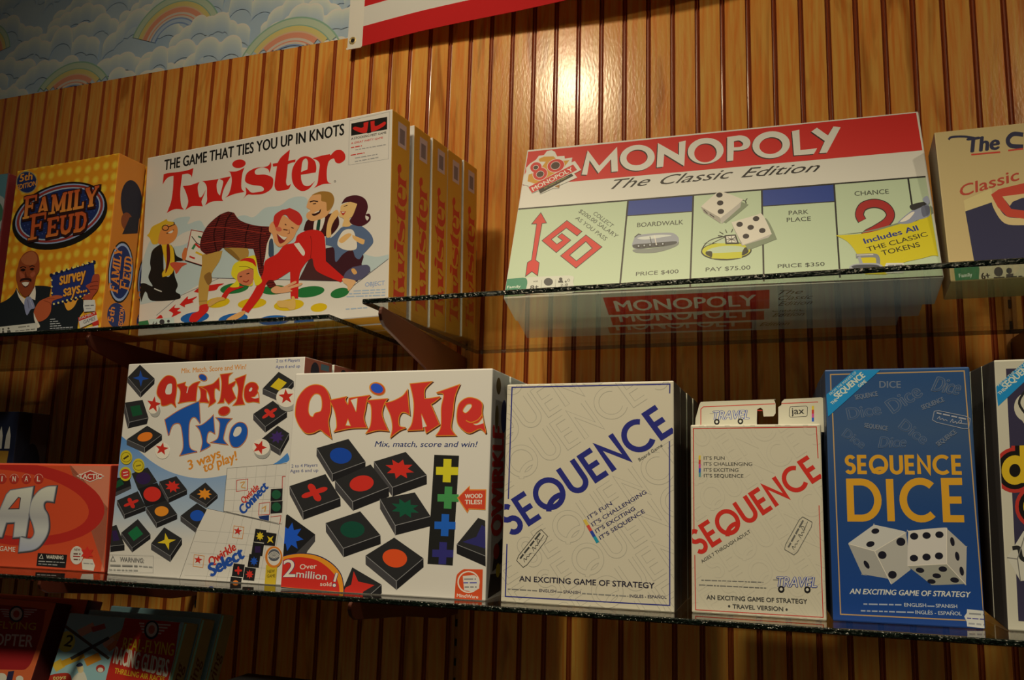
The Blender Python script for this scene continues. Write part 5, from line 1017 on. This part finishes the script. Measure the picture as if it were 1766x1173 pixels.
    A.part('slogan_lettering', 'pale lettering', True); A.T('b4ae9c', 'AN EXCITING GAME OF STRATEGY', (236, 766), (1138, 784), 38, .04, shear=.25); greek(A, '8f9290', (338, 848), (630, 852), 18, 1); A.T('9fa09a', 'ENGLISH', (642, 856), (804, 859), 26, .03); greek(A, '8f9290', (812, 858), (866, 859), 16, 2); A.T('9fa09a', 'SPANISH', (876, 861), (1034, 865), 26, .03); greek(A, '8f9290', (318, 898), (712, 906), 18, 4); A.T('9fa09a', 'INGLÉS - ESPAÑOL', (724, 910), (1066, 918), 26, .03)
    A.part('price_sticker', 'white price sticker', True); A.off += 1e-5; A.L('b4ad98', "1106,872 1246,884 1250,915 1268,945 1258,975 1248,1012 1104,998 1102,965 1084,925 1104,900"); greek(A, '7a766c', (1120, 912), (1235, 920), 22, 2); greek(A, '4a4670', (1105, 944), (1245, 952), 16, 3); greek(A, '8a867a', (1115, 986), (1235, 994), 24, 4); A.done()
    for i, w in enumerate(('second', 'third', 'last')): copy_thing(t, 'dark blue game box, %s in the stack added behind the two pictured dice' % w, .053 * (i + 1), dx=.001 * i, keep=['none'])  # stack added behind so the lower wall stays in shadow
    k = 'letters'; B = 'b0a584'; t = game_box('board_game_box', 'white game box with yellow bubble letters, cut off by the right edge', FIT[k], DEP[k], QUADS[k], {'front': B, 'right': B, 'left': '3a342c', 'top': B, 'bottom': B, 'back': B}, 'card and dice strategy game boxes')
    A = Art(t, dims(k), QUADS[k]).view(1666, 600, 2.26); A.part('inner_picture', 'dark panel with white dice'); A.L('322c38', "145,86 640,70 690,1100 206,1068"); A.O('b0a584', 235, 245, 55, 60); A.L('b0a584', "180,250 232,175 300,200 300,300 232,330"); A.K('24221e', 10, "222,180 200,230 240,290", curve=True); A.L('b4aa8c', "160,835 222,735 330,740 400,800 390,900 212,922"); A.K('24221e', 16, "180,800 205,800 215,835 240,850", curve=True); A.K('6a6454', 4, "160,835 200,840 232,735"); A.K('6a6454', 4, "200,840 212,922")
    A.part('title_lettering', 'yellow bubble letters edged in red')
    for c, g in (('a02c20', 32), ('17130f', 18), ('bb961c', 0)):
        A.O(c, 186, 498, 52 + g, 58 + g); A.K(c, 46 + 2 * g, "226,400 232,548"); A.O(c, 290, 640, 70 + g, 60 + g); A.K(c, 46 + 2 * g, "300,420 310,560")
    A.O('17130f', 186, 500, 22, 26); A.O('17130f', 290, 640, 25, 22)
    A.part('maker_ribbon', 'bright blue corner ribbon'); A.L('1c74a6', "106,162 226,50 300,-20 300,62 116,242"); A.T('a8b0ac', 'FROM THE MAKERS OF', (118, 160), (262, 36), 12, .01); A.T('b8b8a8', 'SEQUENCE', (146, 172), (270, 62), 27, .05); A.T('b8b8a8', 'THE', (122, 196), (146, 174), 13, .03); A.done()
    for i, w in enumerate(('second', 'last')): copy_thing(t, 'white game box, %s in the stack added behind the yellow bubble letters' % w, .053 * (i + 1), keep=['none'])  # added boxes that block light from the wall at lower right
sequence(); travel(); dice_game()
# ------------------------------------------------------------------ toy boxes on the lowest shelf
def toys():
    k = 'glider'; t = game_box('toy_box', 'pale green toy glider box with a red corner panel, front of its row', FIT[k], DEP[k], None, {'front': '86a09a', 'right': '8a7a48', 'left': '8a7a48', 'top': '6a8a88', 'bottom': '8a7a48', 'back': '8a7a48'}, 'toy glider boxes on the lowest shelf')
    A = Art(t, dims(k), seen_quad(t, *dims(k)[:2])).view(0, 980, 4.415); A.part('glider_picture', 'wooden gliders crossing')
    for c, w, p in (('c08a6a', 60, "600,500 720,440"), ('a04030', 40, "700,470 800,440"), ('b07838', 50, "830,560 1080,400"), ('c08a6a', 40, "790,590 870,540"), ('c89a30', 70, "410,760 480,720"), ('c08a20', 46, "470,730 640,660"), ('c87a20', 60, "650,720 760,670"), ('b86830', 44, "820,620 900,560"), ('4a3a28', 22, "480,430 830,690"), ('3a3430', 24, "540,690 830,530")): A.K(c, w, p)
    A.O('c0b040', 505, 560, 66, 80, 15); A.T('3a3418', '2', (485, 590), (540, 600), 85, .04)
    A.part('pilot_picture', 'boy and dog cheering'); A.S('e0d0a0', "550,860 590,800 640,790 660,880"); A.S('d8a870', "585,740 625,735 635,785 600,795"); A.S('2c2c40', "580,742 610,718 632,740 600,752"); A.O('a02c20', 765, 765, 34, 30); A.O('e0d0b0', 765, 775, 22, 18); A.S('a02c1c', "370,820 520,800 530,880 360,880"); A.T('d0b060', 'toys', (400, 850), (500, 845), 30, .04)
    A.part('name_panel', 'red panel with winged badge'); A.S('a82418', "955,370c 1340,395 1365,430c 1300,900c 1270,990c 780,960c 850,680 920,500")
    for i, y in enumerate((420, 442, 464, 486)): A.K('c8a48c', 12, [(1060 + 8 * i, y), (1100, y + 3)]); A.K('c8a48c', 12, [(1190, y + 8), (1300 - 24 * i, y + 14)])
    A.O('1c2430', 1155, 470, 56, 72, 8); A.O('c0a890', 1155, 468, 42, 56, 8); A.O('b05a40', 1155, 468, 24, 34, 8)
    A.T('d09a20', 'REAL-FLYING', (930, 620), (1318, 668), 92, .02, rise=(16, -92)); A.T('f0d8b4', 'RACING GLIDERS', (862, 722), (1272, 828), 128, .03, rise=(22, -126)); A.T('d09a20', 'THRILLING AIR RACES', (870, 800), (1250, 870), 40, .02, rise=(8, -40)); A.done()
    P = Plain(t, dims(k), 'right'); W, H, D = dims(k); P.part('side_lettering', 'script running up the side'); P.L('7ab0b8', [(.002, .002), (.006, .002), (.006, H - .002), (.002, H - .002)]); P.T('5a3418', 'Flying', (D * .72, H * .52), (D * .72, H * .78), D * .5, .02, shear=.35); P.T('5a3418', 'Gliders', (D * .72, H * .14), (D * .72, H * .46), D * .5, .02, shear=.35); P.done()
    copy_thing(t, 'toy glider box with script on its side, second in its row', .0335, dz=.0085, keep=['side_']); copy_thing(t, 'toy glider box with script on its side, third and last in its row', .070, dx=.003, dz=.0185, keep=['side_'])
    k = 'copter'; t = game_box('toy_box', 'red and orange toy helicopter box in the bottom left corner', FIT[k], DEP[k], None, {'front': 'c0582c', 'right': '4a1c18', 'left': '4a1c18', 'top': '7a3a28', 'bottom': '4a1c18', 'back': '4a1c18'}, 'toy helicopter boxes')
    A = Art(t, dims(k), seen_quad(t, *dims(k)[:2])).view(0, 1020, 7.665); A.part('name_panel', 'dark red panel with winged badge'); A.S('8e1e1c', "-1200,140c -100,170 560,235 600,260c 560,500 430,900 350,1020 280,1040c -1200,1000c")
    for i, y in enumerate((245, 275, 305, 335)): A.K('c0a490', 15, [(0 + 18 * i, y - 8), (120, y)]); A.K('c0a490', 15, [(320, y - 4), (490 - 40 * i, y + 2)])
    A.O('1c2430', 217, 300, 98, 108, 10); A.O('c0a890', 217, 300, 76, 84, 10); A.O('a8402c', 217, 300, 42, 48, 10)
    A.T('b0862c', 'REAL-FLYING', (-430, 470), (470, 512), 92, .03, rise=(14, -92)); A.T('d0a890', 'HELICOPTER', (-520, 690), (425, 735), 150, .03, rise=(26, -150))
    A.part('flower_picture'); A.O('d8c8a0', 260, 1160, 50, 45); A.L('2a2438', "110,1060 190,1050 150,1230 70,1230"); A.O('d8c8a0', 20, 1140, 70, 60); A.done()
    copy_thing(t, 'toy helicopter box in a shiny bag, behind the one in the corner', .034, dx=.024, dz=.0095, keep=['none'])
    k = 'toy'; t = game_box('toy_box', 'dark toy package with gold rings at the bottom edge of the photo', FIT[k], DEP[k], None, {'front': '1a1815', 'top': '1a1815', 'right': '1a1815'})
    A = Art(t, dims(k), seen_quad(t, *dims(k)[:2])); A.part('ring_print', 'gold rings')
    for x in (412, 518): A.R('b8902c', x, 1182, 12, 17); A.R('b8902c', x, 1182, 7, 9)
    A.done()
toys()
# ------------------------------------------------------------------ wallpaper above the panelling, and the flag
def wallpaper():
    m, n, l, p = new_mat('cloud_wallpaper'); tc = n.new('ShaderNodeTexCoord'); nz = n.new('ShaderNodeTexNoise'); nz.inputs['Scale'].default_value = 7; nz.inputs['Detail'].default_value = 3
    rp = n.new('ShaderNodeValToRGB'); l.new(tc.outputs['Object'], nz.inputs['Vector']); l.new(nz.outputs[0], rp.inputs[0])
    rp.color_ramp.elements[0].position = .36; rp.color_ramp.elements[0].color = (*albedo((140, 152, 148)), 1); rp.color_ramp.elements[1].position = .64; rp.color_ramp.elements[1].color = (*albedo((156, 162, 152)), 1)
    l.new(rp.outputs[0], p.inputs['Base Color']); p.inputs['Roughness'].default_value = .7; p.inputs['Specular IOR Level'].default_value = .2
    mc, n, l, p = new_mat('printed_cloud'); at = n.new('ShaderNodeAttribute'); at.attribute_name = 'fade'; rp = n.new('ShaderNodeValToRGB'); l.new(at.outputs['Fac'], rp.inputs[0]); e = rp.color_ramp.elements
    e[0].color = (*albedo((212, 202, 170)), 1); e.new(.4); e[1].color = (*albedo((182, 179, 158)), 1); e[2].color = (*albedo((146, 156, 150)), 1); l.new(rp.outputs[0], p.inputs['Base Color']); p.inputs['Roughness'].default_value = .7; p.inputs['Specular IOR Level'].default_value = .2
    mats = [m, mc] + [plain('rainbow_print', c, .7, spec=.2) for c in ((122, 146, 112), (160, 164, 124), (184, 160, 88), (186, 150, 104), (190, 120, 84), (180, 160, 130), (110, 124, 138), (150, 156, 150))]
    b = MB(); fade = []; Y = WALL + .006
    def face(pts, mi, off, fd): 
        i = len(b.v); b.v.extend((x, Y - off, z + ZC) for x, z in pts); b.f.append(tuple(range(i, i + len(pts)))); b.m.append(mi); fade.extend(fd if fd else [0] * len(pts))
    face([(WXA, BORDER - ZC), (WXB, BORDER - ZC), (WXB, 1.65), (WXA, 1.65)], 0, 0, None)
    r = random.Random(4); layer = [5e-5]; ZB = BORDER - ZC + .0005
    def bank(x0, wd, z, ps):  # a bank of round puffs: scalloped along the top, fading into the sky below
        layer[0] += 4e-6; N = max(24, int(wd / .0022)); prev = None; FD = (0, .004, .012, .024, .042)
        for q in range(N + 1):
            x = x0 - .02 + (wd + .04) * q / N; tp = [cz + math.sqrt(rd * rd - (x - cx) ** 2) for cx, cz, rd in ps if abs(x - cx) < rd]
            top = max(tp) if tp else None; col = [(x, top - d) for d in FD] if top else None
            if prev and col:
                for k in range(4):
                    f4 = [prev[k], col[k], col[k + 1], prev[k + 1]]
                    if max(v[1] for v in f4) <= ZB: continue
                    face([(v[0], max(v[1], ZB)) for v in f4], 1, layer[0], [k / 4, k / 4, (k + 1) / 4, (k + 1) / 4])
            prev = col
    def rainbow(x, z, R, a0=8, a1=172):
        w = R * .052; layer[0] += 4e-6; off = layer[0]; rr = R
        for mi, k in ((2, .5), (3, 2.0), (2, .35), (4, 1.6), (5, .5), (6, 1.7), (7, .8), (6, .4), (7, .7), (8, .5), (9, 1.2), (8, .5)):
            r1 = rr - w * k; N = 30
            for t in range(N):
                u, v = (math.radians(a0 + (a1 - a0) * (t + q) / N) for q in (0, 1))
                pts = [(x + rr * math.cos(u), z + rr * math.sin(u)), (x + rr * math.cos(v), z + rr * math.sin(v)), (x + r1 * math.cos(v), z + r1 * math.sin(v)), (x + r1 * math.cos(u), z + r1 * math.sin(u))]
                if all(q[1] > ZB for q in pts): face(pts, mi, off, None)
            rr = r1
    arcs = sorted([(-.935, .792, .130, 14, 166), (-1.495, .792, .122, 20, 160), (-2.06, .80, .11, 14, 166), (-.40, .80, .11, 14, 166), (.2, .92, .11, 20, 160), (.75, .80, .11, 14, 166), (-1.225, .905, .122, 22, 160), (-1.79, .965, .094, 12, 168), (-.70, 1.05, .11, 20, 160), (-1.5, 1.14, .11, 20, 160), (-.2, 1.12, .11, 20, 160)], key=lambda q: -q[1])
    z = 1.62
    while z > ZB - .05:
        while arcs and arcs[0][1] > z - .01: rainbow(*arcs.pop(0))
        x = -2.5 + r.uniform(0, .2)
        while x < 1.4:                 # a bank: big puffs in the middle, small at its ends
            wd = r.uniform(.10, .26); k = int(wd / .026)
            if r.random() < .62:
                ps = [(x + wd * (q + .5) / k, z + .045 * math.sin(math.pi * (q + .5) / k) * r.uniform(.3, 1.25), r.uniform(.016, .034)) for q in range(k)]
                bank(x, wd, z, ps)
            x += wd * r.uniform(.8, 1.3)
        z -= .030
    for q in arcs: rainbow(*q)
    o = mesh_obj('wall_top', b.v, b.f, mats, b.m); a = o.data.attributes.new('fade', 'FLOAT', 'POINT'); a.data.foreach_set('value', fade)
    bm = bmesh.new(); bm.from_mesh(o.data); bm.normal_update(); fl = [f for f in bm.faces if f.normal.y > 0]; bmesh.ops.reverse_faces(bm, faces=fl); bm.to_mesh(o.data); bm.free(); tag(o, kind='structure')
def flag():
    red, wht, blu = plain('red_cloth', (168, 30, 26), .85, spec=.1), plain('white_cloth', (186, 174, 146), .85, spec=.1), plain('blue_cloth', (34, 40, 80), .85, spec=.1); cv = plain('white_canvas', (196, 186, 160), .8, spec=.1)
    x0, z0, L, S, hd = -.787, .8135, 1.0, .0405, .031
    NX, NZ = 60, 39; b = MB()
    def P(i, j, side):
        u, v = i / NX, j / NZ; x = x0 + L * u; z = z0 + 13 * S * v
        y = WALL - .018 - .062 * min(u, .6) - .004 * math.sin(u * 14 + v * 2) * (.1 + u) - .002 * math.sin(v * 9 + u * 5) * u; return (x, y - (0.0008 if side else 0), z + .003 * math.sin(u * 9) * (1 - v) + .014 * u + ZC)
    for side in (0, 1):
        for j in range(NZ):
            for i in range(NX):
                u = (i + .5) / NX * L; st = j // 3
                mi = 3 if u < hd else (2 if st >= 6 and u < .42 else (0 if st % 2 == 0 else 1)); q = [P(i, j, side), P(i + 1, j, side), P(i + 1, j + 1, side), P(i, j + 1, side)]
                b.quad(*(q if side else q[::-1]), mi)
    for i in range(NX): b.quad(P(i, 0, 0), P(i + 1, 0, 0), P(i + 1, 0, 1), P(i, 0, 1), 3 if (i + .5) / NX * L < hd else 0); b.quad(P(i, NZ, 1), P(i + 1, NZ, 1), P(i + 1, NZ, 0), P(i, NZ, 0), 3)
    for j in range(NZ): b.quad(P(0, j, 1), P(0, j + 1, 1), P(0, j + 1, 0), P(0, j, 0), 3); b.quad(P(NX, j, 0), P(NX, j + 1, 0), P(NX, j + 1, 1), P(NX, j, 1), 0)
    for r_ in range(9):
        for c_ in range(6 - r_ % 2):
            uc = (.055 + .064 * (c_ + .5 * (r_ % 2))) / L * NX; vc = NZ * (6 + 7 * (r_ + .9) / 9.8) / 13; ctr = P(uc, vc, 1); rim = []
            for k in range(10):
                rr = .0125 if k % 2 == 0 else .005; t = math.pi / 2 + k * math.pi / 5; q = P(uc + rr * math.cos(t) / L * NX, vc + rr * math.sin(t) / (13 * S) * NZ, 1); rim.append((q[0], q[1] - .0004, q[2]))
            for k in range(10): b.quad((ctr[0], ctr[1] - .0004, ctr[2]), rim[k], rim[(k + 1) % 10], rim[(k + 1) % 10], 1)
    b.f = [f if len({b.v[i] for i in f}) == 4 else f[:3] for f in b.f]
    o = b.obj('flag', [red, wht, blu, cv], smooth=True); tag(o, 'red and white striped cloth flag hanging at the top of the panelled wall', 'flag')
    h = MB(); y = WALL - .0205
    for a, c, d in ((0, .003, .0006), (.003, .0, .0006)): pass
    h.prism([(x0 + L * .0 + u * 1, v) for u, v in [(-.0005, z0 + ZC - .0008), (hd, z0 + ZC - .0008), (hd, z0 + ZC + .0028), (-.0005, z0 + ZC + .0028)]], 'y', y - .0009, y + .0002); h.obj('header_hem', [cv], o)
    br = plain('brass', (190, 158, 92), .3, metal=.55); dk = plain('grommet_hole', (20, 14, 10), .9)
    for zz in (z0 + .017, z0 + 13 * S - .017):
        g = MB(); N = 24; R, rr = .0058, .0021; cx = x0 + .0115
        for i in range(N):
            for j in range(8):
                q = []
                for di, dj in ((0, 0), (1, 0), (1, 1), (0, 1)):
                    a, c = 2 * math.pi * (i + di) / N, 2 * math.pi * (j + dj) / 8; rad = R + rr * math.cos(c); q.append((cx + rad * math.cos(a), WALL - .0195 + rr * .7 * math.sin(c), zz + ZC + rad * math.sin(a)))
                g.quad(*q)
        w = g.obj('grommet', [br], o, smooth=True); d = MB(); d.prism([(cx + .0042 * math.cos(2 * math.pi * i / 16), zz + ZC + .0042 * math.sin(2 * math.pi * i / 16)) for i in range(16)], 'y', WALL - .0200, WALL - .0185); d.obj('grommet_hole', [dk], w)
wallpaper(); flag()
